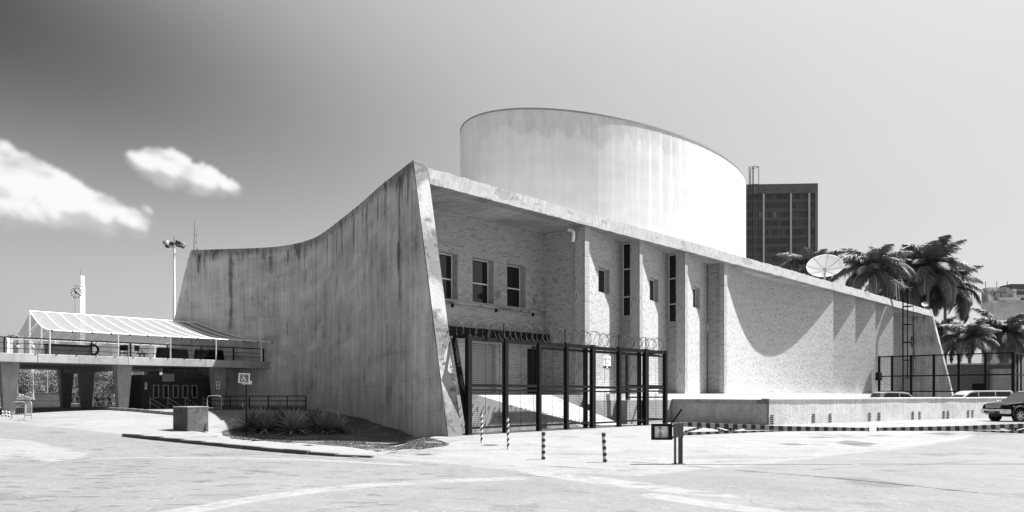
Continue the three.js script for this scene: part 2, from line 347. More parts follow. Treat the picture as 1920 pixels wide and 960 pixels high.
function sheet(pts, lift, maxEdge = 0.7) {                  // a thin sheet following the ground; pts are [x, z]
  const s = new THREE.Shape(pts.map((p) => new THREE.Vector2(p[0], -p[1])));
  let g = new THREE.ShapeGeometry(s); g.rotateX(-Math.PI / 2);
  g = new TessellateModifier(maxEdge, 7).modify(flat(g));
  const p = g.attributes.position, uv = [];
  for (let i = 0; i < p.count; i++) { p.setY(i, ground(p.getX(i), p.getZ(i)) + (typeof lift === 'function' ? lift(p.getX(i), p.getZ(i)) : lift)); uv.push(p.getX(i), p.getZ(i)); }
  g.setAttribute('uv', new THREE.Float32BufferAttribute(uv, 2)); g.computeVertexNormals();
  return g;
}
const G2 = (list, lift = 0) => list.map(([px, py]) => { const s = spot(px, py, lift); return [s.x, s.z]; });
function rough(pts, step = 0.5, amp = 0.12, s = 1) {         // ragged outline
  const o = [];
  pts.forEach((p, i) => { const q = pts[(i + 1) % pts.length], l = Math.hypot(q[0] - p[0], q[1] - p[1]), n = Math.max(1, Math.round(l / step));
    for (let k = 0; k < n; k++) { const t = k / n, x = lerp(p[0], q[0], t), z = lerp(p[1], q[1], t); o.push([x + amp * (noise(x * 2 + 100, z * 2 + 100, s) - 0.5) * 2, z + amp * (noise(x * 2 + 300, z * 2 + 300, s) - 0.5) * 2]); } });
  return o;
}
function strip(pts, w, lift, wob = 0.02) {                    // narrow ribbon along pts ([x, z])
  const c = new THREE.CatmullRomCurve3(pts.map((p) => V(p[0], 0, p[1]))), n = Math.max(6, Math.round(c.getLength() / 0.25)), P = c.getSpacedPoints(n);
  return gridGeo(n, 1, (t, s) => { const k = Math.round(t * n), p = P[k], q = P[Math.min(n, k + 1)], r = P[Math.max(0, k - 1)]; const d = q.clone().sub(r).normalize(); const ww = w * (0.55 + 0.9 * noise(k * 0.7, 3, 77)) * (s - 0.5), o = (noise(k * 0.45, 9, 78) - 0.5) * 2 * wob; const x = p.x - d.z * (ww + o), z = p.z + d.x * (ww + o); return [x, ground(x, z) + lift, z]; }, (a, b, p) => [p[0], p[2]]);
}
const flipUp = (g) => { const n = g.attributes.normal; let s = 0; for (let i = 0; i < n.count; i++) s += n.getY(i); if (s < 0) { const ix = g.index; for (let i = 0; i < ix.count; i += 3) { const a = ix.getX(i); ix.setX(i, ix.getX(i + 1)); ix.setX(i + 1, a); } g.computeVertexNormals(); } return g; };
// the near pavement: worn road, pale cast forecourt, mended trenches and cracks, laid as two sheets over the ground
{
  const poly = (list) => list;
  const apronPts = [...G2([[690, 860], [800, 868], [900, 877], [1010, 886], [1110, 889], [1200, 894], [1300, 884], [1420, 872], [1560, 856], [1700, 842], [1810, 824], [1850, 792]]), [34, -52], [20, -46], [9, -44], [-2, -33], ...G2([[846, 826], [760, 842], [720, 850]])];
  const plazaPts = [...G2([[-60, 786], [0, 791], [60, 798], [130, 804], [226, 815], [240, 812], [310, 812]]), ...[[-3, 10], [-1, 20], [4, 22], [-2, 30], [-14, 34], [-32, 32], [-32, 24]].map(([u, v]) => { const p = L(u, 0, v); return [p.x, p.z]; })];
  const palePatch = G2([[-60, 818], [0, 822], [60, 826], [160, 851], [150, 860], [95, 866], [40, 858], [-60, 866]]);
  const scraped = G2([[960, 879], [1060, 889], [1150, 897], [1260, 913], [1380, 929], [1410, 938], [1290, 928], [1140, 911], [1000, 894]]);
  const greyA = G2([[1562, 830], [1588, 826], [1648, 832], [1628, 838], [1605, 837]]), greyB = G2([[1728, 813], [1770, 811], [1800, 814], [1775, 817]]);
  const areas = [poly(apronPts), poly(plazaPts), poly(palePatch), poly(scraped), greyA, greyB];
  const trenches = [[G2([[300, 968], [450, 940], [600, 919], [730, 907], [860, 901], [960, 898]]), 0.34], [G2([[100, 863], [260, 858], [420, 859], [600, 863], [760, 872]]), 0.2], [G2([[1230, 930], [1330, 946], [1450, 962], [1600, 985]]), 0.3], [G2([[1680, 837], [1740, 830], [1800, 821], [1826, 816]]), 0.12]];
  const cracks = [[[[1188, 867], [1230, 869], [1290, 874], [1400, 884], [1520, 893], [1640, 904], [1760, 917], [1920, 934], [1990, 942]], 0.022, 1], [[[1010, 873], [1060, 876], [1110, 880], [1150, 882], [1180, 884]], 0.03, 0.9], [[[975, 890], [1010, 894], [1045, 898]], 0.05, 0.9], [[[1240, 872], [1300, 868], [1400, 864], [1480, 858], [1560, 855], [1640, 848]], 0.025, 0.6], [[[1410, 878], [1520, 882], [1570, 877], [1720, 872], [1850, 863]], 0.02, 0.5], [[[690, 859], [800, 867], [880, 874]], 0.02, 0.5], [[[1130, 858], [1180, 860], [1230, 864]], 0.03, 0.6], [[[110, 862], [150, 862], [165, 860]], 0.05, 0.8], [[[-20, 859], [30, 857], [62, 858]], 0.07, 0.6], [[[175, 842], [215, 839]], 0.05, 0.6], [[[230, 850], [340, 848]], 0.02, 0.4], [[[700, 850], [760, 858], [860, 862]], 0.02, 0.45], [[[1690, 812], [1760, 811]], 0.03, 0.5], [[[1840, 849], [1920, 851]], 0.03, 0.5], [[[600, 858], [690, 862]], 0.03, 0.5], [[[1040, 920], [1100, 925]], 0.02, 0.35], [[[430, 905], [520, 900]], 0.02, 0.35], [[[360, 876], [450, 881], [560, 893]], 0.02, 0.5]].map(([p, w, k]) => [G2(p), w, k]);
  const dist = (pts, x, z, closed) => { let d = 1e9, inside = false; const n = pts.length; for (let i = 0, m = closed ? n : n - 1; i < m; i++) { const a = pts[i], b = pts[(i + 1) % n], dx = b[0] - a[0], dz = b[1] - a[1], t = clamp(((x - a[0]) * dx + (z - a[1]) * dz) / (dx * dx + dz * dz)), q = (x - a[0] - dx * t) ** 2 + (z - a[1] - dz * t) ** 2; if (q < d) d = q; if (closed && (a[1] > z) !== (b[1] > z) && x < dx * (z - a[1]) / dz + a[0]) inside = !inside; } d = Math.sqrt(d); return closed ? (inside ? -d : d) : d; };
  const boxOf = (pts, m) => [Math.min(...pts.map((p) => p[0])) - m, Math.max(...pts.map((p) => p[0])) + m, Math.min(...pts.map((p) => p[1])) - m, Math.max(...pts.map((p) => p[1])) + m];
  const inB = (b, x, z) => x > b[0] && x < b[1] && z > b[2] && z < b[3];
  const aB = areas.map((p) => boxOf(p, 0.6)), tB = trenches.map((t) => boxOf(t[0], 0.6)), cB = cracks.map((c) => boxOf(c[0], 0.4));
  const albedo = (x, z, X, Y) => {
    const px = x + 200, pz = z + 200;
    const big = fbm(px * 0.28, pz * 0.28, 3, 3), mid = fbm(px * 1.7, pz * 1.7, 9, 3), fine = fbm(px * 9, pz * 9, 12, 2), g = hash(X, Y, 4);
    const smear = fbm(px * 0.9 + pz * 0.5, pz * 4.2 - px * 1.6, 21, 3);
    let a = 0.117 + 0.03 * (big - 0.5) + 0.025 * (mid - 0.5) + 0.028 * (fine - 0.5) + 0.04 * (g - 0.5);
    a -= 0.05 * Math.max(0, smear - 0.6);
    const scar = fbm(px * 2.1, pz * 4.5, 27, 4); if (z > -24 && x < -1) a -= 0.04 * smooth(0.7, 0.75, scar + 0.05 * smooth(2, -10, x));
    const wob = (mid - 0.5) * 0.5 + (fine - 0.5) * 0.22;
    for (let k = 0; k < areas.length; k++) if (inB(aB[k], x, z)) {
      const d = dist(areas[k], x, z, true) + wob * (k < 4 ? 1 : 0.1);
      const m = smooth(0.1, -0.14, d) * (k < 2 ? 0.8 + 0.2 * smooth(0, -2.5, d) : 1);
      if (k === 0 || k === 1) a = lerp(a, 0.162 + 0.03 * (big - 0.5) + 0.035 * (mid - 0.5) + 0.04 * (fine - 0.5) + 0.03 * (g - 0.5) - 0.08 * Math.max(0, smear - 0.6), m);
      else if (k === 2) a = lerp(a, a + 0.042, m); else if (k === 3) a = lerp(a, 0.165 + 0.06 * (fine - 0.5), m * smooth(0.3, 0.5, mid + 0.1)); else a = lerp(a, 0.075 + 0.03 * (mid - 0.5), m);
    }
    for (let k = 0; k < trenches.length; k++) if (inB(tB[k], x, z)) { const d = dist(trenches[k][0], x, z) + wob * 0.15; a += 0.05 * smooth(trenches[k][1], trenches[k][1] * 0.75, d) * (0.6 + 0.5 * fine); }
    for (let k = 0; k < cracks.length; k++) if (inB(cB[k], x, z)) { const w = cracks[k][1] * (0.6 + 0.9 * noise(px * 1.9, pz * 1.9, 51)), d = dist(cracks[k][0], x, z) + (fine - 0.5) * 0.05 + (mid - 0.5) * 0.12; a = lerp(a, 0.015, cracks[k][2] * smooth(w + 0.03, w * 0.5, Math.abs(d))); }
    const net = Math.abs(fbm(px * 0.33 + 11, pz * 0.5 + 5, 61, 5) - 0.5), net2 = Math.abs(fbm(px * 0.5 + 31, pz * 0.38 + 15, 65, 5) - 0.5), on = smooth(0.45, 0.62, fbm(px * 0.12, pz * 0.12, 67, 2)); a -= 0.07 * on * smooth(0.006, 0.0015, Math.min(net, net2));
    const oil = fbm(px * 0.7 + 3, pz * 0.9, 69, 4); a -= 0.03 * smooth(0.66, 0.74, oil);
    const grit = noise(px * 14, pz * 14, 33); if (grit > 0.94) a += 0.05; if (grit < 0.03) a -= 0.04;
    return a;
  };
  const lay = (name, x0, x1, z0, z1, w, h, label, hole) => {
    const t = grayTex(w, h, (X, Y) => albedo(lerp(x0, x1, (X + 0.5) / w), lerp(z1, z0, (Y + 0.5) / h), X, Y)); t.wrapS = t.wrapT = THREE.ClampToEdgeWrapping;
    const nx = Math.round((x1 - x0) / 0.5), nz = Math.round((z1 - z0) / 0.5);
    const g = gridGeo(nx, nz, (a, b) => { const x = lerp(x0, x1, a), z = lerp(z1, z0, b); return [x, ground(x, z) + 0.006, z]; });
    if (hole) { const ix = g.index, keep = []; for (let i = 0; i < ix.count; i += 6) { const q = ix.getX(i), p = g.attributes.position; if (!hole(p.getX(q) + 0.25, p.getZ(q) - 0.25)) for (let k = 0; k < 6; k++) keep.push(ix.getX(i + k)); } g.setIndex(keep); }
    struct(name, g, mat(1, 0.92, { map: t, bumpMap: bumpWide, bumpScale: 0.006 }), 'structure', label, 'pavement');
  };
  const bumpWide = bumpRough.clone(); bumpWide.repeat.set(24, 12); bumpWide.needsUpdate = true;
  lay('near_pavement', -14, 14, -21, -7, 2048, 1024, 'worn near roadway with mended trench and cracks');
  lay('forecourt_pavement', -30, 36, -52, -7, 2048, 1400, 'pale forecourt and road before the theatre', (x, z) => x > -14 && x < 14 && z > -21 && z < -7);
}
struct('sidewalk_patch', sheet(rough(G2([[640, 849], [668, 845], [712, 846], [690, 850], [668, 852]], 0.1), 0.3, 0.02, 3), (x) => lerp(0.118, 0.02, smooth(-7, -3.9, x))), mat(0.45, 0.9, { map: texConcrete }), 'structure', 'grey patch in the sidewalk below the lawn', 'pavement');
// sidewalk with a stone kerb left of the gates
const kerbLine = G2([[232, 818.5], [262, 822], [310, 827], [370, 833], [430, 839], [500, 846], [560, 851], [620, 855.5], [660, 857.5], [700, 858.5]]);
{
  const inner = G2([[700, 846], [740, 842], [846, 826]], 0.1).concat([[0, 14], [-4, 9]].map(([u, v]) => { const p = L(u < -1 ? u : 0.4, 0, v); return [p.x, p.z]; }));
  const s = sheet([...kerbLine.map(([x, z]) => [x - 0.06, z - 0.1]), ...G2([[846, 826]]).map(([x, z]) => [x + 0.4, z - 0.5]), ...[[2.2, 6], [-2, 9.5]].map(([u, v]) => { const p = L(u, 0, v); return [p.x, p.z]; }), ...G2([[300, 803], [240, 812]])], (x) => lerp(0.11, 0.012, smooth(-7, -3.9, x)), 0.4);
  struct('sidewalk', s, M.apron, 'structure', 'raised pale sidewalk between kerb and lawn', 'pavement');
  const c = new THREE.CatmullRomCurve3(kerbLine.map((p) => V(p[0], 0, p[1])));
  const len = c.getLength(), n = Math.floor(len / 1.05);
  const k = thing('kerb', 'dark stone kerb edging the sidewalk left of the gates', 'kerb');
  for (let i = 0; i < n; i++) {
    const a = c.getPointAt(i / n), b = c.getPointAt((i + 0.992) / n), d = b.clone().sub(a).normalize(), l = a.distanceTo(b), m = a.clone().lerp(b, 0.5);
    const drop = 0.07 * smooth(0.7, 1, i / n);
    const g = metreUV(new RoundedBoxGeometry(l, 0.3, 0.17, 2, 0.025)); g.rotateY(Math.atan2(-d.z, d.x));
    g.translate(m.x + rr(-0.01, 0.01), ground(m.x, m.z) + 0.122 - 0.15 - drop + rr(-0.008, 0.008), m.z + rr(-0.012, 0.012));
    part('kerb_stone', g, mat(rr(0.16, 0.26), 0.95, { map: texConcrete }), k);
  }
}

// ---------------------------------------------------------------- theatre
const wallPts = [[0, 0], [1.93, 0.6], [4.17, 1.32], [7.19, 2.39], [10.3, 3.42], [13.98, 4.58], [16.26, 5.2], [18.35, 5.36], [20.2, 5.12], [21.7, 4.5], [23.2, 3.5], [25, 2.2], [26.1, 1.4]];
function wallU(v) {
  if (v <= 0) return 0.1 * v;
  const n = wallPts.length;
  if (v >= wallPts[n - 1][0]) return wallPts[n - 1][1] - 0.6 * (v - wallPts[n - 1][0]);
  let i = 0; while (v > wallPts[i + 1][0]) i++;
  const [x0, y0] = wallPts[i], [x1, y1] = wallPts[i + 1], sl = (k) => { const a = wallPts[Math.max(0, k - 1)], b = wallPts[Math.min(n - 1, k + 1)]; return (b[1] - a[1]) / (b[0] - a[0]); };
  const h = x1 - x0, t = (v - x0) / h, m0 = sl(i) * h, m1 = sl(i + 1) * h, t2 = t * t, t3 = t2 * t;
  return (2 * t3 - 3 * t2 + 1) * y0 + (t3 - 2 * t2 + t) * m0 + (-2 * t3 + 3 * t2) * y1 + (t3 - t2) * m1;
}
const FAR_END = 75;
const B = thing('theatre_building', 'concrete and brick theatre with concave wall, sloping fascia and oval drum', 'building', O, TURN);
const topAt = (v) => v < 0 ? Math.max(0.02, WALL_H * (1 + v / BATTER)) : v > WALL_LEN ? Math.max(0.02, WALL_H * (1 - (v - WALL_LEN) / BATTER)) : WALL_H;
function wallSlab(v0, v1, d0, d1, mirror, inset = 0, low = -0.4) {   // piece of side wall between v0 and v1, from depth d0 to d1 behind its outer face
  const U = (v, d) => mirror ? FAR_END - wallU(v) - d : wallU(v) + d;
  const nv = Math.max(1, Math.ceil((v1 - v0) / 0.6)), pts = [], faces = [];
  const uvs = [];
  for (let i = 0; i <= nv; i++) {
    const v = lerp(v0, v1, i / nv), t = Math.max(low + 0.01, topAt(v) - inset);
    for (const [d, y] of [[d0, low], [d0, t], [d1, t], [d1, low]]) { pts.push([U(v, d), y, -v]); uvs.push([(v - WALL_TEX_V0) / WALL_TEX_LEN, clamp(y / 11.6)]); }
  }
  const F = (a, b, c, d) => faces.push(mirror ? [d, c, b, a] : [a, b, c, d]);
  for (let i = 0; i < nv; i++) { const a = i * 4, b = a + 4; for (let k = 0; k < 4; k++) F(a + k, a + (k + 1) % 4, b + (k + 1) % 4, b + k); }
  F(3, 2, 1, 0); const e = nv * 4; F(e, e + 1, e + 2, e + 3);
  const pos = [], uv = [];
  for (const f of faces) for (const k of [f[0], f[2], f[1], f[0], f[3], f[2]]) { pos.push(...pts[k]); uv.push(...uvs[k]); }
  const g = new THREE.BufferGeometry(); g.setAttribute('position', new THREE.Float32BufferAttribute(pos, 3)); g.setAttribute('uv', new THREE.Float32BufferAttribute(uv, 2)); g.computeVertexNormals();
  return toCreasedNormals(g, 0.35);
}
for (const mirror of [false, true]) {
  const w = part('side_wall', wallSlab(-BATTER, WALL_LEN + BATTER, 0.025, 0.72, mirror, 0.004), M.wall, B, mirror ? 'far leaning concrete end wall' : 'big concave concrete wall streaked by rain');
  const n = 24, step = (WALL_LEN + 2 * BATTER) / n;
  for (let i = 0; i < n; i++) part('formwork_panel', wallSlab(-BATTER + i * step + 0.011, -BATTER + (i + 1) * step - 0.011, 0, 0.02, mirror, 0, -0.35), M.wall, w);
}
// the leaning front edges of the two side walls: weathered caps set 3 mm proud
for (const mirror of [false, true]) {
  const U = (d, v) => mirror ? FAR_END - wallU(v) - d : wallU(v) + d, n = 14, segs = [];
  for (let i = 0; i < n; i++) {
    const t0 = i / n, t1 = (i + 1) / n, q = (t, d, out) => { const v = -BATTER * (1 - t); return [U(d, v), WALL_H * t * 1.0 + 0.004, -v + out]; };
    const o = 0.012, pts = [q(t0, -0.004, o), q(t0, 0.724, o), q(t1, 0.724, o), q(t1, -0.004, o), q(t0, -0.004, -0.05), q(t0, 0.724, -0.05), q(t1, 0.724, -0.05), q(t1, -0.004, -0.05)];
    segs.push(tris(pts, mirror ? [[3, 2, 1, 0], [4, 5, 6, 7], [0, 4, 7, 3], [2, 6, 5, 1]] : [[0, 1, 2, 3], [7, 6, 5, 4], [3, 7, 4, 0], [1, 5, 6, 2]]));
  }
  part('wall_edge', segs, M.patchy, B, 'mottled leaning end of the concrete wall');
}
// fascia: a leaning beam, in two lengths with a gap by the ladder
const SOFFIT = 10.55, FTOP = 11.27, lean = BATTER / WALL_H;
const zAt = (y) => (WALL_H - y) * lean;                       // outward distance of the leaning front plane
function fasciaLen(u0, u1, dy = 0) {
  const n = Math.ceil((u1 - u0) / 0.2), zo = 0.02;
  const g = gridGeo(n, 4, (t, s) => {
    const u = lerp(u0, u1, t), k = s * 4;
    const wob = 0.04 * (noise(u * 1.7, 3, 61) - 0.5) + 0.05 * (noise(u * 5, 8, 63) - 0.5);
    const P = [[SOFFIT, -0.45], [SOFFIT + dy + wob * 0.4, zAt(SOFFIT) + zo], [FTOP + dy + wob, zAt(FTOP) + zo], [FTOP + dy, -0.5], [SOFFIT, -0.45]][Math.round(k)];
    return [u, P[0], P[1]];
  }, (t, s) => [lerp(u0, u1, t), [0, 0.02, 0.78, 1.3, 2.2][Math.round(s * 4)]]);
  const end = (u, f) => tris([[u, SOFFIT, -0.45], [u, SOFFIT + dy, zAt(SOFFIT) + zo], [u, FTOP + dy, zAt(FTOP) + zo], [u, FTOP + dy, -0.5]], [f ? [0, 1, 2, 3] : [3, 2, 1, 0]]);
  return mg([toCreasedNormals(g, 0.5), end(u0, true), end(u1, false)]);
}
{
  const cuts = [0.73, 12.4, 24.3, 36.2, 48.4, 60.15];
  for (let i = 0; i < 5; i++) part('fascia', fasciaLen(cuts[i] + (i ? 0.006 : 0), cuts[i + 1], 0), M.fascia, B);
  part('fascia', fasciaLen(60.75, 74.27, -0.03), M.fascia, B);
}
// roof slab behind the fascia
{
  const pts = [[0.7, -0.4]]; for (let v = 1; v <= 25.8; v += 1) pts.push([wallU(v) + 0.6, -v]);
  for (let v = 25; v >= 1; v -= 1) pts.push([FAR_END - wallU(v) - 0.6, -v]); pts.push([74.3, -0.4]);
  const s = new THREE.Shape(pts.map((p) => new THREE.Vector2(p[0], -p[1])));
  const g = new THREE.ExtrudeGeometry(s, { depth: 0.28, bevelEnabled: false }); g.rotateX(-Math.PI / 2); g.translate(0, 10.9, 0);
  part('roof', metreUV(g), mat(0.5, 0.9), B);
  part('back_wall', metreUV(bx(2.5, 72.5, 0, 10.9, -25.7, -25.3)), M.brick, B);
}
// soffit panels
{
  const row = (u0, u1, v0, v1, nu, nv) => { const du = (u1 - u0) / nu, dv = (v1 - v0) / nv; for (let i = 0; i < nu; i++) for (let j = 0; j < nv; j++) { const y = SOFFIT + 0.03 + (hash(i, j, 3) - 0.5) * 0.03; part('soffit_panel', metreUV(bx(u0 + i * du + 0.008, u0 + (i + 1) * du - 0.008, y, SOFFIT + 0.3, -(v0 + (j + 1) * dv) + 0.008, -(v0 + j * dv) - 0.008)), soffitM[(i * 7 + j * 3) % 3], B); } };
  var soffitM = [0.82, 0.9, 1.0].map((c) => mat(c, 0.92, { map: texConcrete }));
  row(1.3, 11.3, 0.46, 3.2, 5, 2); row(11.32, 26.3, 0.46, 1.9, 6, 1); row(26.32, 61.2, 0.46, 1.9, 12, 1); row(61.22, 73.7, 0.46, 3.2, 6, 2);
  part('soffit_core', metreUV(bx(1.3, 73.7, SOFFIT + 0.06, SOFFIT + 0.28, -3.3, -0.44)), M.concrete, B);
}
// brick walls ------------------------------------------------------
const BASE = 1.74, TOPW = SOFFIT + 0.04;
function placeWall(g, u0, z0, u1, z1) { g.rotateY(Math.atan2(-(z1 - z0), u1 - u0)); g.translate(u0, 0, z0); return g; }
function brickWall(u0, z0, u1, z1, holes = [], y0 = BASE - 0.04, y1 = TOPW, thick = 0.3, s0 = 0) {
  const l = Math.hypot(u1 - u0, z1 - z0);
  const g = prism([[s0, y0], [l, y0], [l, y1], [s0, y1]], thick, holes.map(([a, b, c, d]) => [[a, c], [a, d], [b, d], [b, c]]));
  const p = part('brick_wall', placeWall(g, u0, z0, u1, z1), M.brick, B);
  return p;
}
function windowIn(u0, z0, u1, z1, a, b, y0, y1, set, bars, parent = B, fw = 0.05, verts = []) {   // frame and panes set back in an opening from a to b along the wall
  const f = [bx(a, b, y0, y0 + fw, -set - 0.06, -set), bx(a, b, y1 - fw, y1, -set - 0.06, -set), bx(a, a + fw, y0 + fw, y1 - fw, -set - 0.06, -set), bx(b - fw, b, y0 + fw, y1 - fw, -set - 0.06, -set)];
  for (const h of bars) f.push(bx(a + fw, b - fw, h - fw * 0.6, h + fw * 0.6, -set - 0.06, -set));
  for (const s of verts) f.push(bx(s - fw * 0.5, s + fw * 0.5, y0 + fw, y1 - fw, -set - 0.055, -set - 0.004));
  const w = part('window', placeWall(mg(f), u0, z0, u1, z1), M.alu, parent);
  const ys = [y0, ...bars, y1];
  for (let i = 0; i < ys.length - 1; i++) part('pane', placeWall(bx(a + 0.01, b - 0.01, ys[i] + 0.01, ys[i + 1] - 0.01, -set - 0.04, -set - 0.03), u0, z0, u1, z1), M.glass, w);
  return w;
}
// loggia back wall with three tall windows, roller door, doorway
const LB = -2.9;
const lw = [[3.6, 4.82], [6.03, 7.3], [8.5, 9.7]];
brickWall(1.42, LB, 11.5, LB, [...lw.map(([a, b]) => [a - 1.42, b - 1.42 + 0.22, 6.36, 8.6]), [5.9 - 1.42, 7.7 - 1.42, 1.76, 4.3], [10.05 - 1.42, 11.2 - 1.42, 1.76, 4.2]], 1.3, TOPW, 0.5);
for (const [a, b] of lw) windowIn(1.42, LB, 11.5, LB, a - 1.42 + 0.002, b - 1.42 + 0.218, 6.362, 8.598, 0.4, [7.38], B, 0.055);
part('ledge', metreUV(bx(1.3, 11.38, 6.12, 6.24, LB + 0.001, LB + 0.16)), M.patchy, B);
for (const u of [4.6, 7.6, 10.4]) part('bracket', bx(u, u + 0.08, 5.95, 6.12, LB + 0.002, LB + 0.12), M.blackSteel, B);
part('awning_band', bx(1.2, 11.3, 4.55, 4.98, LB + 0.002, LB + 0.5), M.dark, B, 'black strip awning over the ground floor');
{
  const d = part('roller_door', bx(5.9, 7.7, 1.7, 4.3, LB - 0.28, LB - 0.24), M.darkGrey, B, 'grey slatted roller door behind the gate');
  for (let y = 1.8; y < 4.25; y += 0.1) part('slat', rbx(5.94, 7.66, y, y + 0.085, LB - 0.24, LB - 0.2, 0.012, 1), M.greySteel, d);
  part('door', bx(10.07, 11.18, 1.7, 4.19, LB - 0.24, LB - 0.2), M.dark, B, 'dark doorway in the loggia');
}
// fins: returns with strip windows, raking panels with small windows
const noses = [11.4, 16.42, 21.37, 26.35], DEEP = 1.31;
brickWall(11.4, LB - 0.3, 11.4, -0.45, [], 1.3); 
part('brick_wall', metreUV(bx(11.38, 11.75, BASE - 0.04, TOPW, -0.44, 0)), M.brick, B);
for (let i = 0; i < 3; i++) {
  const u0 = noses[i], u1 = noses[i + 1], len = Math.hypot(u1 - u0 - 0.02, DEEP), wa = 1.74, wb = 3.1;
  const y1 = 8.72, y0 = 7.34;
  brickWall(u0 + 0.02, -0.001, i === 2 ? u1 + 0.24 : u1, i === 2 ? -DEEP - 0.063 : -DEEP, [[wa, wb + 0.28, y0, y1]], BASE - 0.04, TOPW, 0.6);
  windowIn(u0 + 0.02, 0, u1, -DEEP, wa + 0.002, wb + 0.278, y0 + 0.002, y1 - 0.002, 0.27, [], B, 0.05, [wb * 0.5 + wa * 0.5]);
  // return wall facing the near end
  const s0 = 0.02, s1 = DEEP - 0.32;
  if (i < 2) {
    brickWall(u1, -DEEP, u1, -0.001, [[s0 + 0.06, s1, 6.25, TOPW - 0.06]], BASE - 0.04, TOPW, 0.3);
    windowIn(u1, -DEEP, u1, 0, s0 + 0.062, s1 - 0.002, 6.252, TOPW - 0.062, 0.06, [7.4, 9.02], B, 0.055);
  } else {
    brickWall(u1 + 0.18, -DEEP, u1 + 0.18, -0.34, []);
    part('brick_wall', metreUV(bx(u1 - 0.002, u1 + 0.4, BASE - 0.04, TOPW, -0.36, -0.001)), M.brick, B);
  }
}
// centre: one long hollow-curved brick sheet
{
  const u0 = 26.36, u1 = 45.5, n = 40, W = (t) => 1.38 * Math.sin(Math.PI * t) + 0.001;
  const outer = gridGeo(n, 1, (t, s) => [lerp(u0, u1, t), lerp(BASE - 0.04, TOPW, s), -W(t)], (t, s) => [lerp(u0, u1, t), lerp(BASE, TOPW, s)]);
  const inner = gridGeo(n, 1, (t, s) => [lerp(u1, u0, t), lerp(BASE - 0.04, TOPW, s), -W(1 - t) - 0.3], (t, s) => [lerp(u0, u1, t), lerp(BASE, TOPW, s)]);
  part('brick_wall', [outer, inner], M.brick, B, 'long hollow-curved brick wall');
}
const noses2 = [45.5, 50.75, 56.1, 61.35];
for (let i = 0; i < 3; i++) {
  const a = noses2[i], b = noses2[i + 1];
  brickWall(a, -0.16, a + 0.001, -1.6, []);              // return facing away from the camera
  brickWall(a + 0.02, -1.6, b - 0.01, -0.001, []);
}
brickWall(61.35, -0.16, 61.351, LB - 0.3, [], 1.3);
brickWall(61.3, LB, 73.55, LB, [[3, 4.3, 6.36, 8.6], [6, 7.3, 6.36, 8.6], [2.2, 5.4, 1.5, 3.6]], 1.0);
for (const a of [3, 6]) windowIn(61.3, LB, 73.55, LB, a + 0.002, a + 1.298, 6.362, 8.598, 0.2, [7.38]);
part('door', bx(63.5, 66.7, 0.9, 3.59, LB - 0.24, LB - 0.2), M.darkGrey, B);
part('base_course', metreUV(bx(11.2, 61.6, 1.2, BASE, -1.9, 0.28)), M.stucco, B);
// rain pipe elbow under the fascia
part('rain_pipe', tube([V(10.95, 10.4, -0.75), V(10.95, 10.36, -0.55), V(10.95, 10.25, -0.44), V(10.95, 10.0, -0.42), V(11.0, 9.75, -0.5)], 0.09, 16, 10), M.whitePaint, B);
// flood lamps on the loggia wall
for (const u of [7.6, 10.45]) {
  const l = part('wall_lamp', [rbx(u, u + 0.36, 6.75, 7.02, LB + 0.18, LB + 0.42, 0.03), bar(V(u + 0.18, 6.6, LB + 0.02), V(u + 0.18, 6.8, LB + 0.3), 0.04)], M.greySteel, B);
  part('lens', bx(u + 0.03, u + 0.33, 6.78, 6.99, LB + 0.42, LB + 0.43), M.greySteel, l);
}
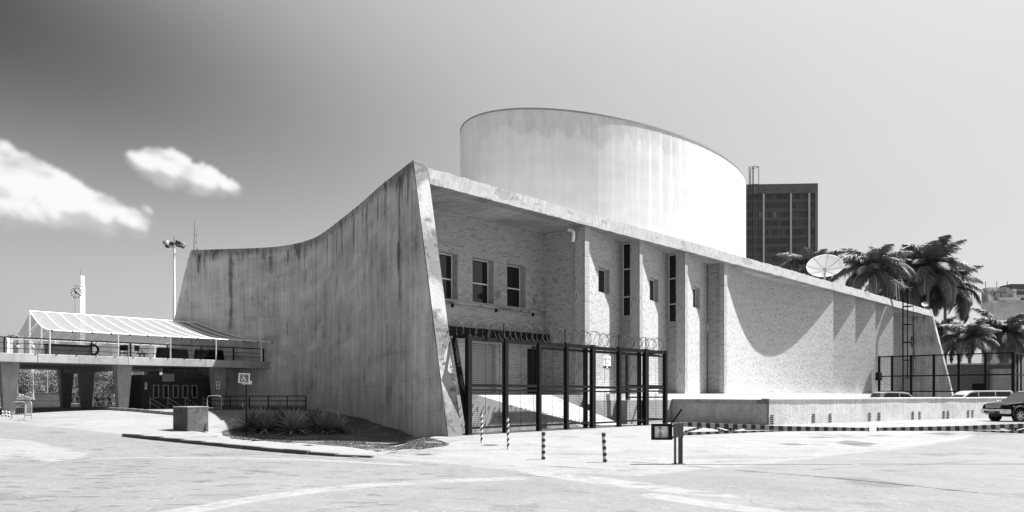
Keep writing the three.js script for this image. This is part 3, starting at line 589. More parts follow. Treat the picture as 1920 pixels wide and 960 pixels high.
// drum ------------------------------------------------------------
{
  const uc = 36.5, vc = 16, a = 17.9, b = 8.77, y0 = 11.0, y1 = 22.5, N = 72;
  // equal arc lengths round the ellipse
  const K = 7200, acc = [0]; for (let i = 1; i <= K; i++) { const t0 = (i - 1) / K * 2 * Math.PI, t1 = i / K * 2 * Math.PI; acc.push(acc[i - 1] + Math.hypot(a * (Math.cos(t1) - Math.cos(t0)), b * (Math.sin(t1) - Math.sin(t0)))); }
  const per0 = acc[K]; const ang = (s) => { s = ((s % per0) + per0) % per0; let lo = 0, hi = K; while (hi - lo > 1) { const m = (lo + hi) >> 1; if (acc[m] < s) lo = m; else hi = m; } return Math.PI + (lo + (s - acc[lo]) / (acc[hi] - acc[lo])) / K * 2 * Math.PI; };
  const P = (s, inset) => { const t = ang(s), c = Math.cos(t), sn = Math.sin(t); const nx = c / a, nz = sn / b, l = Math.hypot(nx, nz); return [uc + a * c - inset * nx / l, vc + b * sn - inset * nz / l]; };   // s = 0 at the left tip, then across the front
  const ring = []; for (let i = 0; i < 144; i++) ring.push(P(i / 144 * per0, 0.25));
  const sh = new THREE.Shape(ring.map((p) => new THREE.Vector2(p[0], p[1])));
  const core = new THREE.ExtrudeGeometry(sh, { depth: y1 - y0 - 0.06, bevelEnabled: false }); core.rotateX(-Math.PI / 2); core.translate(0, y0, 0);
  const d = part('drum', metreUV(core), M.concrete, B, 'pale oval concrete drum rising above the roof');
  const w = per0 / N;
  for (let i = 0; i < N; i++) {
    const s0 = i * w, sm = s0 + w / 2, f = sm / per0;         // front right part is pleated
    const amp = 0.045 * smooth(0.15, 0.2, f) * (1 - smooth(0.47, 0.5, f)) + 0.006, nu = 6, nv = 10;
    const g = gridGeo(nu, nv, (t, q) => { const h = y1 - 0.05 - (y1 - y0 - 0.1) * (1 - q), rise = smooth(0, 1.1, y1 - h - 0.15 - 0.12 * t); const prof = t < 0.17 ? t / 0.17 : (1 - t) / 0.83; const p = P(s0 + t * w, amp * prof * rise + 0.004); return [p[0], h, -p[1]]; }, (t, q) => [(s0 + t * w) / 90, q]);
    part('wall_panel', g, M.drum, d);
  }
  const lip = (i0, i1, h0, h1) => mg([gridGeo(180, 1, (t, q) => { const p = P(t * per0, -i0); return [p[0], lerp(h0, h1, q), -p[1]]; }), gridGeo(180, 1, (t, q) => { const p = P(t * per0, lerp(-i0, i1, q)); return [p[0], h1, -p[1]]; }), gridGeo(180, 1, (t, q) => { const p = P(t * per0, lerp(i1, -i0, q)); return [p[0], h0, -p[1]]; })]);
  part('coping', lip(0.03, 0.5, y1 - 0.05, y1 + 0.07), mat(0.6, 0.9, { map: texConcrete, side: THREE.DoubleSide }), d);
  // caged ladder at the right end of the drum
  let tip = 0.4, most = -9; for (let f = 0.3; f < 0.6; f += 0.001) { const q = P(per0 * f, 0), w = L(q[0], 0, q[1]), k = w.x / -w.z; if (k > most) { most = k; tip = f; } }   // where the drum's outline turns away
  const [lu, lv] = P(per0 * tip, -0.36);
  const ld = thing('roof_ladder', 'caged steel ladder up the right side of the oval drum', 'ladder', L(lu, 11.1, lv), TURN + 0.2);
  cageLadder(ld, 12.9, 0.55, 0.85);
}
function cageLadder(t, h, w, depth, k = 1) {
  for (const s of [-1, 1]) part('rail', bar(V(s * w / 2, 0, 0), V(s * w / 2, h, 0), 0.06 * k), M.blackSteel, t);
  const rungs = []; for (let y = 0.3; y < h - 0.6; y += 0.3) rungs.push(rod(V(-w / 2, y, 0), V(w / 2, y, 0), 0.014, 5));
  part('rungs', rungs, M.blackSteel, t);
  for (let k = 0; k < 3; k++) { const a = Math.PI * (0.15 + 0.35 * k); part('cage_bar', bar(V(Math.cos(a) * w * 0.62, 2.4, Math.sin(a) * depth), V(Math.cos(a) * w * 0.62, h, Math.sin(a) * depth), 0.045 * k), M.blackSteel, t); }
  for (let y = 2.4; y <= h + 0.01; y += (h - 2.4) / Math.round((h - 2.4) / 1.7)) { const P = []; for (let k = 0; k <= 12; k++) { const a = Math.PI * k / 12; P.push(V(Math.cos(a) * w * 0.62, y, Math.sin(a) * depth)); } part('hoop', tube(P, 0.028 * k, 18, 5), M.blackSteel, t); }
}
// terrace plinth in front of the brick walls
{
  const TT = 1.41, skew = (u) => -6.78 - (u - 18.35) * 0.229;
  const T = thing('terrace_plinth', 'raised concrete terrace with rough parapet along the brick front', 'terrace', O, TURN);
  const pts = [[11.45, -0.32], [11.45, 0.3], [13.85, 0.3], [13.85, 0.95], [18.35, 0.95], [18.35, 6.78], [47, -skew(47)], [47, -0.32]];
  const s = new THREE.Shape(pts.map((p) => new THREE.Vector2(p[0], -p[1])));
  const g = new THREE.ExtrudeGeometry(s, { depth: TT + 0.3, bevelEnabled: false }); g.rotateX(-Math.PI / 2); g.translate(0, -0.32, 0);
  part('body', metreUV(g), M.concrete, T);
  // near face: panels under a coping band; long face: rough render
  part('face_panel', metreUV(bx(18.30, 18.345, -0.2, TT - 0.2, 0.98, 6.72)), mat(1.1, 0.92, { map: texConcrete, bumpMap: bumpRough, bumpScale: 0.008 }), T);
  for (let k = 0; k < 3; k++) part('coping', metreUV(bx(18.26, 18.6, TT - 0.19, TT + 0.03, 0.97 + k * 1.95, 0.97 + (k + 1) * 1.95 - 0.02)), M.patchy, T);
  const A = V(18.3, 0, 6.84), Z = V(47, 0, -skew(47) + 0.06), dir = Z.clone().sub(A), len = dir.length(), ry = Math.atan2(-dir.z, dir.x);
  const face = gridGeo(110, 10, (t, q) => { const x = t * len, y = -0.2 + q * (TT + 0.2); return [x, y, 0.022 * fbm(x * 1.3, y * 1.6, 801, 4) + 0.006 * (noise(x * 6, y * 6, 805) - 0.5)]; }, (t, q) => [t * len, q * 1.6]);
  face.rotateY(ry); face.translate(A.x, 0, A.z);
  part('rendered_face', face, M.stucco, T, 'rough stained render of the long parapet');
  for (let k = 0; k < 10; k++) { const c = metreUV(rbx(k * len / 10 + 0.006, (k + 1) * len / 10 - 0.006, TT - 0.02, TT + 0.075 + 0.02 * hash(k, 1, 2), -0.5, 0.045, 0.02)); c.rotateY(ry); c.translate(A.x, 0, A.z); part('coping', c, M.stucco, T); }
  // pairs of slotted vents
  for (const px of [1447, 1525, 1556, 1630, 1648, 1711, 1724, 1769, 1777, 1815, 1823]) {
    const k = (px - MID) / FOCAL; let best = 0, bd = 9; for (let t = 0; t < 1; t += 0.0005) { const p = L(A.x + dir.x * t, 0, -(A.z + dir.z * t)); const e = Math.abs(p.x / -p.z - k); if (e < bd) { bd = e; best = t; } }
    const x = best * len, v = [];
    for (let j = 0; j < 5; j++) v.push(bx(x - 0.13, x + 0.13, 0.15 + j * 0.105, 0.19 + j * 0.105, 0.0, 0.034));
    const gg = mg(v); gg.rotateY(ry); gg.translate(A.x, 0, A.z);
    const vent = part('vent', gg, M.dark, T);
    void vent;
  }
  // pipe hoop against the parapet
  const q = (x) => { const p = V(x, 0, 0.22).applyAxisAngle(V(0, 1, 0), ry); return p.add(A); };
  const x0 = len * 0.835, pp = [[0, 0], [0, 0.9], [0.1, 1.15], [0.3, 1.25], [0.5, 1.15], [0.6, 0.9], [0.6, 0]].map(([dx, y]) => { const p = q(x0 + dx); p.y = y; return p; });
  part('pipe_hoop', tube(pp, 0.035, 30, 6), M.greySteel, T);
}
// bank and ramp behind the gates
{
  const R = thing('entrance_ramp', 'sunlit concrete ramp with sloping cheek behind the black gates', 'ramp', O, TURN);
  const p = (u, y, v) => [u, y, -v];
  const n = -1.2, f = -0.12;
  const pts = [p(1.3, -0.2, n), p(10.05, -0.2, n), p(10.05, 0.04, n), p(2.57, 1.68, n), p(1.3, 1.7, n), p(1.3, 1.7, f), p(8.6, 1.68, f), p(13.8, 0.06, f - 0.6), p(13.8, -0.2, f - 0.6), p(1.3, -0.2, f)];
  part('ramp_body', tris(pts, [[0, 1, 2], [0, 2, 3], [0, 3, 4], [2, 7, 6], [2, 6, 3], [3, 6, 5, 4], [1, 8, 7], [1, 7, 2]]), mat(1, 0.9, { map: texApron }), R);
  part('landing', metreUV(bx(1.3, 11.38, -0.2, 1.69, -2.89, 0.1)), M.concrete, R);
}

// ---------------------------------------------------------------- front gates and fences
function meshPanel(u0, u1, y0, y1, z, parent, step = 0.1, vstep = 0.8, r = 0.005) {
  const g = [];
  for (let y = y0 + step / 2; y < y1; y += step) g.push(bx(u0, u1, y - r, y + r, z - r, z + r));
  for (let u = u0 + vstep; u < u1; u += vstep) g.push(bx(u - r, u + r, y0, y1, z - r * 2, z - r * 0.1));
  if (g.length) part('wire_mesh', g, M.blackSteel, parent);
}
function razorWire(a, b, r, pitch, parent) {               // coil of wire from a to b
  const d = b.clone().sub(a), len = d.length(), turns = Math.round(len / pitch), ux = d.clone().normalize(), side = V(0, 1, 0).cross(ux).normalize(), up = V(0, 1, 0), pts = [];
  for (let i = 0; i <= turns * 14; i++) { const t = i / 14, th = t * 2 * Math.PI, w = r * (0.85 + 0.3 * noise(Math.floor(t) * 1.3, 4, 15)); const p = a.clone().addScaledVector(ux, t / turns * len + 0.12 * Math.sin(th * 0.5)); p.addScaledVector(up, r * 0.9 + Math.sin(th) * w).addScaledVector(side, Math.cos(th) * w); pts.push(p); }
  const g = [new THREE.TubeGeometry(new THREE.CatmullRomCurve3(pts), turns * 22, 0.0105, 4)];
  for (let i = 0; i < pts.length; i += 2) { const p = pts[i]; g.push(bx(p.x - 0.03, p.x + 0.03, p.y - 0.006, p.y + 0.006, p.z - 0.02, p.z + 0.02)); }
  part('razor_wire', g, M.wireSteel, parent);
}
M.wireSteel = mat(0.045, 0.8);
M.rust = mat(0.06, 0.7);
{
  const FZ = 2.4, H = 4.08, gy = 0.06;
  const F = thing('gate_fence', 'tall black steel gate fence topped with coiled razor wire', 'fence', O, TURN);
  const posts = [0.9, 3.0, 5.1, 6.98, 8.95, 11.07, 13.45, 15.3];
  posts.forEach((u, i) => {
    const w = [0.11, 0.1, 0.09, 0.08, 0.13, 0.09, 0.15, 0.11][i];
    part('post', rbx(u - w, u + w, gy - 0.06, H, FZ - 0.1, FZ + 0.1, 0.012, 1), M.blackSteel, F);
    if ([4, 6].includes(i)) part('post', rbx(u - 0.32, u - 0.16, gy - 0.06, H - 0.12, FZ - 0.34, FZ - 0.16, 0.012, 1), M.blackSteel, F);
    part('foot_plate', bx(u - w - 0.06, u + w + 0.06, gy - 0.04, gy + 0.05, FZ - 0.16, FZ + 0.16), M.rust, F);
  });
  for (let i = 0; i < posts.length - 1; i++) {
    const a = posts[i] + 0.1, b = posts[i + 1] - 0.1, sag = [0, 0, 0.02, 0, 0.03, 0, 0][i];
    part('rail', bx(a, b, H - 0.2 - sag, H - 0.03 - sag, FZ - 0.06, FZ + 0.06), M.blackSteel, F);
    part('rail', bx(a, b, 2.02 - sag, 2.14 - sag, FZ - 0.05, FZ + 0.05), M.blackSteel, F);
    part('rail', bx(a, b, 1.84 - sag, 1.92 - sag, FZ - 0.05, FZ + 0.05), M.blackSteel, F);
    part('rail', bx(a, b, gy + 0.27 - sag, gy + 0.35 - sag, FZ - 0.05, FZ + 0.05), M.blackSteel, F);
    for (const s of [[a + 0.0, a + 0.05], [b - 0.05, b]]) part('stile', bx(s[0], s[1], gy + 0.36, H - 0.22, FZ - 0.04, FZ + 0.04), M.blackSteel, F);
    meshPanel(a + 0.05, b - 0.05, 2.16, H - 0.24, FZ, F, 0.082);
    meshPanel(a + 0.05, b - 0.05, gy + 0.36, 1.83, FZ, F, 0.082);
  }
  // sliding track, rear rail and the leaning stay against the concrete wall
  part('track', bx(1.1, 9.0, gy + 0.005, gy + 0.06, FZ - 0.05, FZ + 0.05), M.rust, F);
  part('rear_rail', bx(5.1, 15.2, H - 0.34, H - 0.22, FZ - 0.42, FZ - 0.3), M.blackSteel, F);
  part('stay', bar(V(-0.05 + 0.74, H - 0.08, zAt(H) + 0.12), V(0.86, gy + 0.3, FZ + 0.02), 0.14, 0.16), M.blackSteel, F);
  part('stay', bar(V(0.9, H - 0.1, zAt(H) + 0.06), V(1.02, gy + 0.4, FZ - 0.02), 0.05, 0.05), M.blackSteel, F);
  part('rail', bar(V(0.7, H - 0.02, zAt(H) + 0.12), V(0.9, H - 0.06, FZ), 0.1, 0.12), M.blackSteel, F);
  for (const u of [2.9, 6.9, 11.07, 13.45]) part('bracket', bar(V(u, H, FZ), V(u, H + 0.62, FZ), 0.035), M.blackSteel, F);
  razorWire(V(0.55, H, zAt(H) + 0.25), V(2.6, H, FZ), 0.3, 0.3, F);
  razorWire(V(2.6, H, FZ), V(15.3, H, FZ), 0.32, 0.34, F);
  // return to the terrace
  for (const y of [H - 0.12, 2.05, gy + 0.3]) part('rail', bar(V(15.3, y, FZ - 0.1), V(15.3, y, 1.0), 0.09, 0.1), M.blackSteel, F);
  part('post', bx(15.2, 15.4, 0.02, H, 1.0, 1.16), M.blackSteel, F);
  // sign
  const c = document.createElement('canvas'); c.width = 256; c.height = 256; const x = c.getContext('2d');
  x.fillStyle = '#f2f2f2'; x.fillRect(0, 0, 256, 256); x.fillStyle = '#1a1a1a'; x.textAlign = 'center'; x.font = 'bold 58px sans-serif'; x.fillText('VIVO RIO', 128, 92, 236);
  x.fillStyle = '#555555'; x.fillRect(40, 138, 176, 9); x.fillRect(60, 156, 136, 6); x.fillStyle = '#151515'; x.fillRect(0, 208, 256, 48); x.fillStyle = '#e5e5e5'; x.fillRect(96, 220, 66, 22);
  const t = new THREE.CanvasTexture(c); t.colorSpace = THREE.SRGBColorSpace;
  const sg = thing('gate_sign', 'small white printed notice hung on the gate fence', 'sign', L(10.05, 2.98, -FZ - 0.03), TURN);
  part('backing', rbx(-0.3, 0.3, 0, 0.62, -0.012, 0.006, 0.004, 1), M.greySteel, sg);
  const f = part('face', new THREE.PlaneGeometry(0.59, 0.61), mat(0.85, 0.5, { map: t }), sg); f.position.set(0, 0.31, 0.009);
  // inner fence standing on the terrace edge
  const I = thing('terrace_fence', 'thin black fence standing on the terrace behind the gates', 'fence', L(0, 1.41, 0.0), TURN);
  const us = [14.05, 15.9, 17.75];
  us.forEach((u) => part('post', bx(u - 0.06, u + 0.06, 0, 2.55, 0.72, 0.84), M.blackSteel, I));
  for (let i = 0; i < us.length - 1; i++) for (const y of [2.45, 0.75, 0.1]) part('rail', bx(us[i] + 0.06, us[i + 1] - 0.06, y, y + 0.07, 0.75, 0.81), M.blackSteel, I);
}
// right hand fence, perpendicular to the front, with its corner
{
  const F = thing('yard_fence', 'black mesh yard fence right of the brick front', 'fence', O, TURN);
  const H = 5.35, u = 56.2, zs = [0.3, 1.45, 3.1, 5.0, 7.0, 9.05, 11.1];
  zs.forEach((z, i) => part('post', bx(u - 0.08, u + 0.08, 0, H, z - (i === 6 ? 0.13 : 0.1), z + 0.1), M.blackSteel, F));
  for (let i = 0; i < 6; i++) {
    for (const y of [H - 0.14, 3.35, 1.9]) part('rail', bx(u - 0.05, u + 0.05, y, y + 0.11, zs[i] + 0.1, zs[i + 1] - 0.1), M.blackSteel, F);
    const g = []; for (let y = 2.05; y < H - 0.15; y += 0.14) g.push(bx(u - 0.006, u + 0.006, y - 0.006, y + 0.006, zs[i] + 0.1, zs[i + 1] - 0.1)); for (let z = zs[i] + 0.2; z < zs[i + 1]; z += 0.14) g.push(bx(u - 0.006, u + 0.006, 2, H - 0.14, z - 0.006, z + 0.006));
    part('wire_mesh', g, M.blackSteel, F);
  }
  const xs2 = [56.3, 57.9, 59.5, 61.6, 63.9];
  for (let i = 1; i < xs2.length; i++) { part('post', bx(xs2[i] - 0.06, xs2[i] + 0.06, 0, H - 0.02, 11.04, 11.16), M.blackSteel, F); for (const y of [H - 0.14, 3.35, 1.9]) part('rail', bx(xs2[i - 1] + 0.06, xs2[i] - 0.06, y, y + 0.11, 11.06, 11.15), M.blackSteel, F); }
  const ld = thing('wall_ladder', 'caged black ladder climbing the brick front near its far end', 'ladder', L(61.55, 0.9, -0.85), TURN + 0.25);
  cageLadder(ld, 11.4, 0.72, 0.9, 1.7);
  single('electric_box', rbx(-0.4, 0.4, 0, 0.78, -0.18, 0.18, 0.02, 1), M.blackSteel, 'small black box fixed to the brick at the yard fence', 'box', L(55.9, 3.0, -0.36), TURN);
}

// ---------------------------------------------------------------- raised walkway on the left with its tent
const DECK_TOP = 3.86, DECK_LOW = 3.42, DV = 21.3;
{
  const D = thing('raised_walkway', 'concrete walkway deck on tapered columns left of the concave wall', 'walkway', O, TURN);
  const edge = []; for (let v = DV; v <= 27.6; v += 0.6) edge.push([wallU(v) - 0.06, v]);
  const pts = [[-40, DV], ...edge, [0.2, 28.3], [18, 28.6], [18, 35.6], [-40, 35.6]];
  const s = new THREE.Shape(pts.map((p) => new THREE.Vector2(p[0], p[1])));
  const g = new THREE.ExtrudeGeometry(s, { depth: 0.3, bevelEnabled: false }); g.rotateX(-Math.PI / 2); g.translate(0, DECK_LOW, 0);
  part('deck_slab', metreUV(g), M.concrete, D);
  for (let u = -40; u < 5.0; u += 4.5) part('edge_beam', metreUV(rbx(u + 0.008, Math.min(u + 4.5, 5.05) - 0.008, DECK_LOW - 0.02, DECK_TOP, -DV - 0.28, -DV + 0.09, 0.02)), mat(1.0, 0.92, { map: texConcrete }), D);
  const colM = M.concrete;
  const col = (u, v) => { const p = L(u, 0, v), gy = ground(p.x, p.z) - 0.1; const a = 0.42, b = 0.24, t = 0.28; const q = [[-b, gy, -t], [b, gy, -t], [b, gy, t], [-b, gy, t], [-a, DECK_LOW + 0.02, -t * 1.5], [a, DECK_LOW + 0.02, -t * 1.5], [a, DECK_LOW + 0.02, t * 1.5], [-a, DECK_LOW + 0.02, t * 1.5]].map(([x, y, z]) => [x + u, y, z - v]); part('column', tris(q, [[0, 4, 5, 1], [1, 5, 6, 2], [2, 6, 7, 3], [3, 7, 4, 0], [4, 7, 6, 5]]), colM, D); };
  for (const u of [-21, -15.2, -9.6, -4.0, 1.7]) for (const v of [22.2, 28.9, 33.4]) if (!(u > 0 && v > 28 && v < 30)) col(u, v);
  for (const u of [-21, -15.2, -9.6, -4.0]) part('cross_beam', metreUV(bx(u - 0.25, u + 0.25, DECK_LOW - 0.3, DECK_LOW + 0.01, -34.5, -22.0)), M.concrete, D);
  // railing
  const R = thing('walkway_railing', 'black steel railing along the walkway edge', 'railing', O, TURN);
  const ru = []; for (let u = 4.4; u > -40; u -= 2.05) ru.push(u);
  ru.forEach((u, i) => part('post', bx(u - 0.035, u + 0.035, DECK_TOP - 0.02, DECK_TOP + 0.84, -DV - 0.14, -DV - 0.07), M.blackSteel, R));
  for (let i = 0; i < ru.length - 1; i++) for (const [y, h] of [[0.8, 0.06], [0.52, 0.03], [0.24, 0.03]]) part('rail', bx(ru[i + 1] + 0.035, ru[i] - 0.035, DECK_TOP + y, DECK_TOP + y + h, -DV - 0.13, -DV - 0.08), M.blackSteel, R);
}
{
  const T = thing('tent_canopy', 'translucent white tent canopy with ribs over the walkway', 'canopy', O, TURN);
  const fab = new THREE.MeshStandardMaterial({ color: grey(0.2), roughness: 0.9, transparent: true, opacity: 0.6, side: THREE.DoubleSide });
  const EV = 20.95, RV = 25.5, BV = 30, EH = 5.14, RH = 6.52, U0 = -7.9, nb = 13;
  const uEnd = (v) => v < 26 ? wallU(v) - 0.12 : lerp(1.3, 1.0, clamp((v - 26) / 4));
  const pt = (f, q, rear) => { const v = lerp(rear ? BV : EV, RV, q), sag = -0.32 * Math.sin(Math.PI * q) * (1 - 0.3 * q); const u = lerp(U0, uEnd(v), f); return [u, lerp(EH, RH, q) + sag, -v]; };
  for (let i = 0; i < nb; i++) for (const rear of [false, true]) {
    part('fabric_panel', gridGeo(3, 10, (t, q) => { const p = pt((i + 0.03 + 0.94 * t) / nb, q, rear); p[1] -= 0.03 * Math.sin(Math.PI * t); return p; }), fab, T);
  }
  for (let i = 0; i <= nb; i++) for (const rear of [false, true]) { const P = []; for (let k = 0; k <= 10; k++) P.push(V(...pt(i / nb, k / 10, rear))); part('rib', tube(P, 0.026, 20, 5), M.whitePaint, T); }
  part('ridge_beam', rod(V(...pt(0, 1)), V(...pt(1, 1)), 0.04), M.whitePaint, T);
  for (const rear of [false, true]) part('eave_beam', rod(V(...pt(0, 0, rear)), V(...pt(1, 0, rear)), 0.035), M.whitePaint, T);
  for (let i = 0; i <= nb; i++) { const p = pt(i / nb, 0); part('end_cap', xf(new THREE.SphereGeometry(0.055, 8, 6), p[0], p[1] - 0.03, p[2] + 0.05), M.blackSteel, T); }
  for (const f of [0, 0.27, 0.5, 0.72, 0.96]) { const p = pt(f, 0), q = pt(f, 0, true); part('post', rod(V(p[0], DECK_TOP - 0.16, p[2] - 0.4), V(p[0], p[1] + 0.02, p[2] - 0.4), 0.04), M.whitePaint, T); part('post', rod(V(q[0], DECK_TOP - 0.16, q[2]), V(q[0], q[1], q[2]), 0.045), M.whitePaint, T); }
  const r0 = pt(0, 1); part('post', rod(V(r0[0], DECK_TOP - 0.16, r0[2]), V(r0[0], r0[1], r0[2]), 0.05), M.whitePaint, T);
  const m0 = pt(0, 0.45); part('post', rod(V(m0[0], DECK_TOP - 0.16, m0[2]), V(m0[0], m0[1], m0[2]), 0.045), M.whitePaint, T);
  part('brace', rod(V(r0[0], 5.35, r0[2]), V(...pt(0, 0.62)), 0.03), M.whitePaint, T);
  // rear curtain, hanging loose from the back eave
  part('curtain', gridGeo(40, 6, (t, q) => { const u = lerp(U0, 0.6, t); return [u, lerp(DECK_TOP + 0.25, EH, q), -BV + 0.12 * Math.sin(u * 5.1) + 0.06 * Math.sin(u * 11)]; }), fab, T);
}
// things on the deck
{
  const y = DECK_TOP - 0.14;
  const slab = (u, w, label) => { const o = thing('black_equipment_case', label, 'case', L(u, y, 22.4), TURN, 'black cases behind the walkway railing'); part('box', prism([[-w / 2, 0], [w / 2, 0], [w / 2 - 0.12, 0.78], [-w / 2 + 0.1, 0.82]], 0.55, [], 0.03), M.dark, o); part('lid_rim', bx(-w / 2 + 0.1, w / 2 - 0.12, 0.78, 0.86, -0.5, -0.06), M.darkGrey, o); };
  slab(-0.95, 1.9, 'black slanted case on the deck, left of two near the wall'); slab(1.35, 1.85, 'black slanted case on the deck nearest the concrete wall');
  const c = thing('storage_trunk', 'low dark trunk with round wheel on the deck under the tent front', 'trunk', L(-6.6, y, 22.6), TURN); part('box', rbx(-1.2, 1.0, 0, 0.7, -0.3, 0.3, 0.03), M.darkGrey, c); part('lid', rbx(-1.22, 1.02, 0.7, 0.78, -0.32, 0.32, 0.02), M.blackSteel, c); part('wheel', xf(new THREE.TorusGeometry(0.27, 0.07, 8, 20), 1.15, 0.55, 0.1), M.blackSteel, c);
  for (const [u, k] of [[-3.6, 0], [-2.6, 1]]) { const h = thing('folding_chair', k ? 'black folding chair on the deck nearer the slanted cases' : 'black folding chair on the deck nearer the trunk', 'chair', L(u, y, 23.2), TURN + (k ? 0.6 : -0.4), 'folding chairs on the deck'); part('seat', rbx(-0.22, 0.22, 0.42, 0.46, -0.2, 0.22, 0.015), M.blackSteel, h); part('backrest', rbx(-0.22, 0.22, 0.62, 0.95, -0.3, -0.27, 0.012), M.blackSteel, h); for (const s of [-1, 1]) { part('leg', bar(V(s * 0.2, 0, 0.24), V(s * 0.2, 0.95, -0.28), 0.03), M.blackSteel, h); part('leg', bar(V(s * 0.19, 0, -0.28), V(s * 0.19, 0.44, 0.16), 0.03), M.blackSteel, h); } }
}
// ticket hall under the deck
{
  const K = thing('ticket_hall', 'dark ticket hall with five narrow windows under the walkway', 'building', O, TURN);
  const v = 24.0, gy = 0.7;
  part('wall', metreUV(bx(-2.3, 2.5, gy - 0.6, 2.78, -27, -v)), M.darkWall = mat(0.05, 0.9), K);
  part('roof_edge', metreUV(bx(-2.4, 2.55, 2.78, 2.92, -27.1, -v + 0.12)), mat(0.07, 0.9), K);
  for (let i = 0; i < 5; i++) {
    const u = -1.64 + i * 0.6, f = part('window', [bx(u, u + 0.05, 1.47, 2.3, -v, -v + 0.09), bx(u + 0.3, u + 0.35, 1.47, 2.3, -v, -v + 0.09), bx(u + 0.05, u + 0.3, 2.25, 2.3, -v, -v + 0.09), bx(u + 0.05, u + 0.3, 1.47, 1.52, -v, -v + 0.09)], mat(0.35, 0.6), K);
    part('pane', bx(u + 0.05, u + 0.3, 1.52, 2.25, -v + 0.01, -v + 0.03), M.glass, f);
  }
  part('door', bx(1.75, 2.35, gy - 0.1, 2.3, -v + 0.005, -v + 0.06), M.glass, K);
  // hanging board
  const hb = thing('hanging_board', 'rounded grey board hanging below the walkway', 'sign', L(-1.15, 2.5, 22.8), TURN); part('board', rbx(-0.36, 0.36, 0, 0.5, -0.04, 0.04, 0.035), mat(0.2, 0.6), hb); for (const s of [-1, 1]) part('hanger', rod(V(s * 0.28, 0.48, 0), V(s * 0.28, 0.94, 0), 0.012), M.blackSteel, hb);
  // notices
  const note = (u, yv, vv, w, h, label, drawn) => { const c = document.createElement('canvas'); c.width = 64; c.height = 128; const x = c.getContext('2d'); x.fillStyle = '#e8e8e8'; x.fillRect(0, 0, 64, 128); x.fillStyle = '#222222'; drawn(x); const t = new THREE.CanvasTexture(c); t.colorSpace = THREE.SRGBColorSpace; const o = thing('notice_plate', label, 'sign', L(u, yv, vv), TURN); part('plate', bx(-w / 2, w / 2, 0, h, -0.02, 0), M.greySteel, o); const f = part('face', new THREE.PlaneGeometry(w, h), mat(0.8, 0.6, { map: t }), o); f.position.set(0, h / 2, 0.003); };
  note(1.42, 2.02, 21.55, 0.24, 0.5, 'white upright notice hung at the front column of the walkway', (x) => { for (const cy of [30, 88]) { x.beginPath(); x.arc(32, cy - 14, 9, 0, 7); x.fill(); x.fillRect(20, cy - 4, 24, 22); } });
  note(-2.1, 2.0, 23.85, 0.14, 0.45, 'small white notice on the left end of the ticket hall', (x) => { x.fillRect(14, 20, 36, 10); x.fillRect(14, 50, 36, 10); x.fillRect(14, 80, 36, 10); });
  // stair rails
  const mk = (u, label) => { const p = L(u, 0, 22.6), gy2 = ground(p.x, p.z); const o = thing('stair_handrail', label, 'handrail', V(p.x, gy2, p.z), TURN, 'handrails before the ticket hall'); part('post', rod(V(0, 0, 0), V(0, 0.72, 0), 0.02), M.greySteel, o); for (const h of [0.7, 0.42]) part('rail', rod(V(0, h, 0), V(1.0 * h / 0.7, 0.03, 0.1), 0.018), M.greySteel, o); };
  mk(-2.3, 'sloping handrail before the ticket hall, leftmost'); mk(-1.25, 'sloping handrail before the ticket hall, second from left'); mk(-0.2, 'sloping handrail before the ticket hall, third from left'); mk(0.9, 'sloping handrail before the ticket hall, nearest the concrete wall');
  // crowd barriers
  const barrier = (p, turn, w, h, label, n) => { const o = thing('crowd_barrier', label, 'barrier', p, turn); part('frame', tube([V(-w / 2, 0, 0), V(-w / 2, h * 0.92, 0), V(-w / 2 + 0.06, h, 0), V(w / 2 - 0.06, h, 0), V(w / 2, h * 0.92, 0), V(w / 2, 0, 0)], 0.022, 50, 6), M.greySteel, o); part('lower_rail', rod(V(-w / 2, 0.22, 0), V(w / 2, 0.22, 0), 0.018), M.greySteel, o); if (n) { for (let i = 1; i < n; i++) part('bar', rod(V(-w / 2 + w * i / n, 0.22, 0), V(-w / 2 + w * i / n, h, 0), 0.008, 4), M.greySteel, o); for (const s of [-1, 1]) part('foot', bx(s * w / 2 - 0.03, s * w / 2 + 0.03, 0, 0.03, -0.25, 0.25), M.greySteel, o); } return o; };
  barrier(spot(402, 772.5), 0.1, 0.72, 0.86, 'pale tubular barrier hoop before the ticket hall', 0);
  barrier(spot(35, 786), 0.3, 0.55, 0.78, 'steel crowd barrier at the far left, rear panel', 8); barrier(spot(53, 788), -0.5, 0.5, 0.82, 'steel crowd barrier at the far left, front panel', 8);
  // long railing by the concave wall, on a low dark wall
  const RR = thing('ramp_railing', 'black railing on a low dark wall below the concave wall', 'railing', O, TURN);
  const a = [-1.2, 19.2], b = [3.9, 15.2], P = (t) => [lerp(a[0], b[0], t), lerp(a[1], b[1], t)];
  for (let i = 0; i <= 6; i++) { const [u, vv] = P(i / 6); part('post', bar(V(u, 0.55, -vv), V(u, 1.62, -vv), 0.05), M.blackSteel, RR); }
  for (const y of [1.6, 1.32, 1.02]) part('rail', bar(V(a[0], y, -a[1]), V(b[0], y, -b[1]), 0.045), M.blackSteel, RR);
  part('low_wall', bar(V(a[0], 0.72, -a[1]), V(b[0], 0.72, -b[1]), 0.2, 0.5), M.darkWall, RR);
}

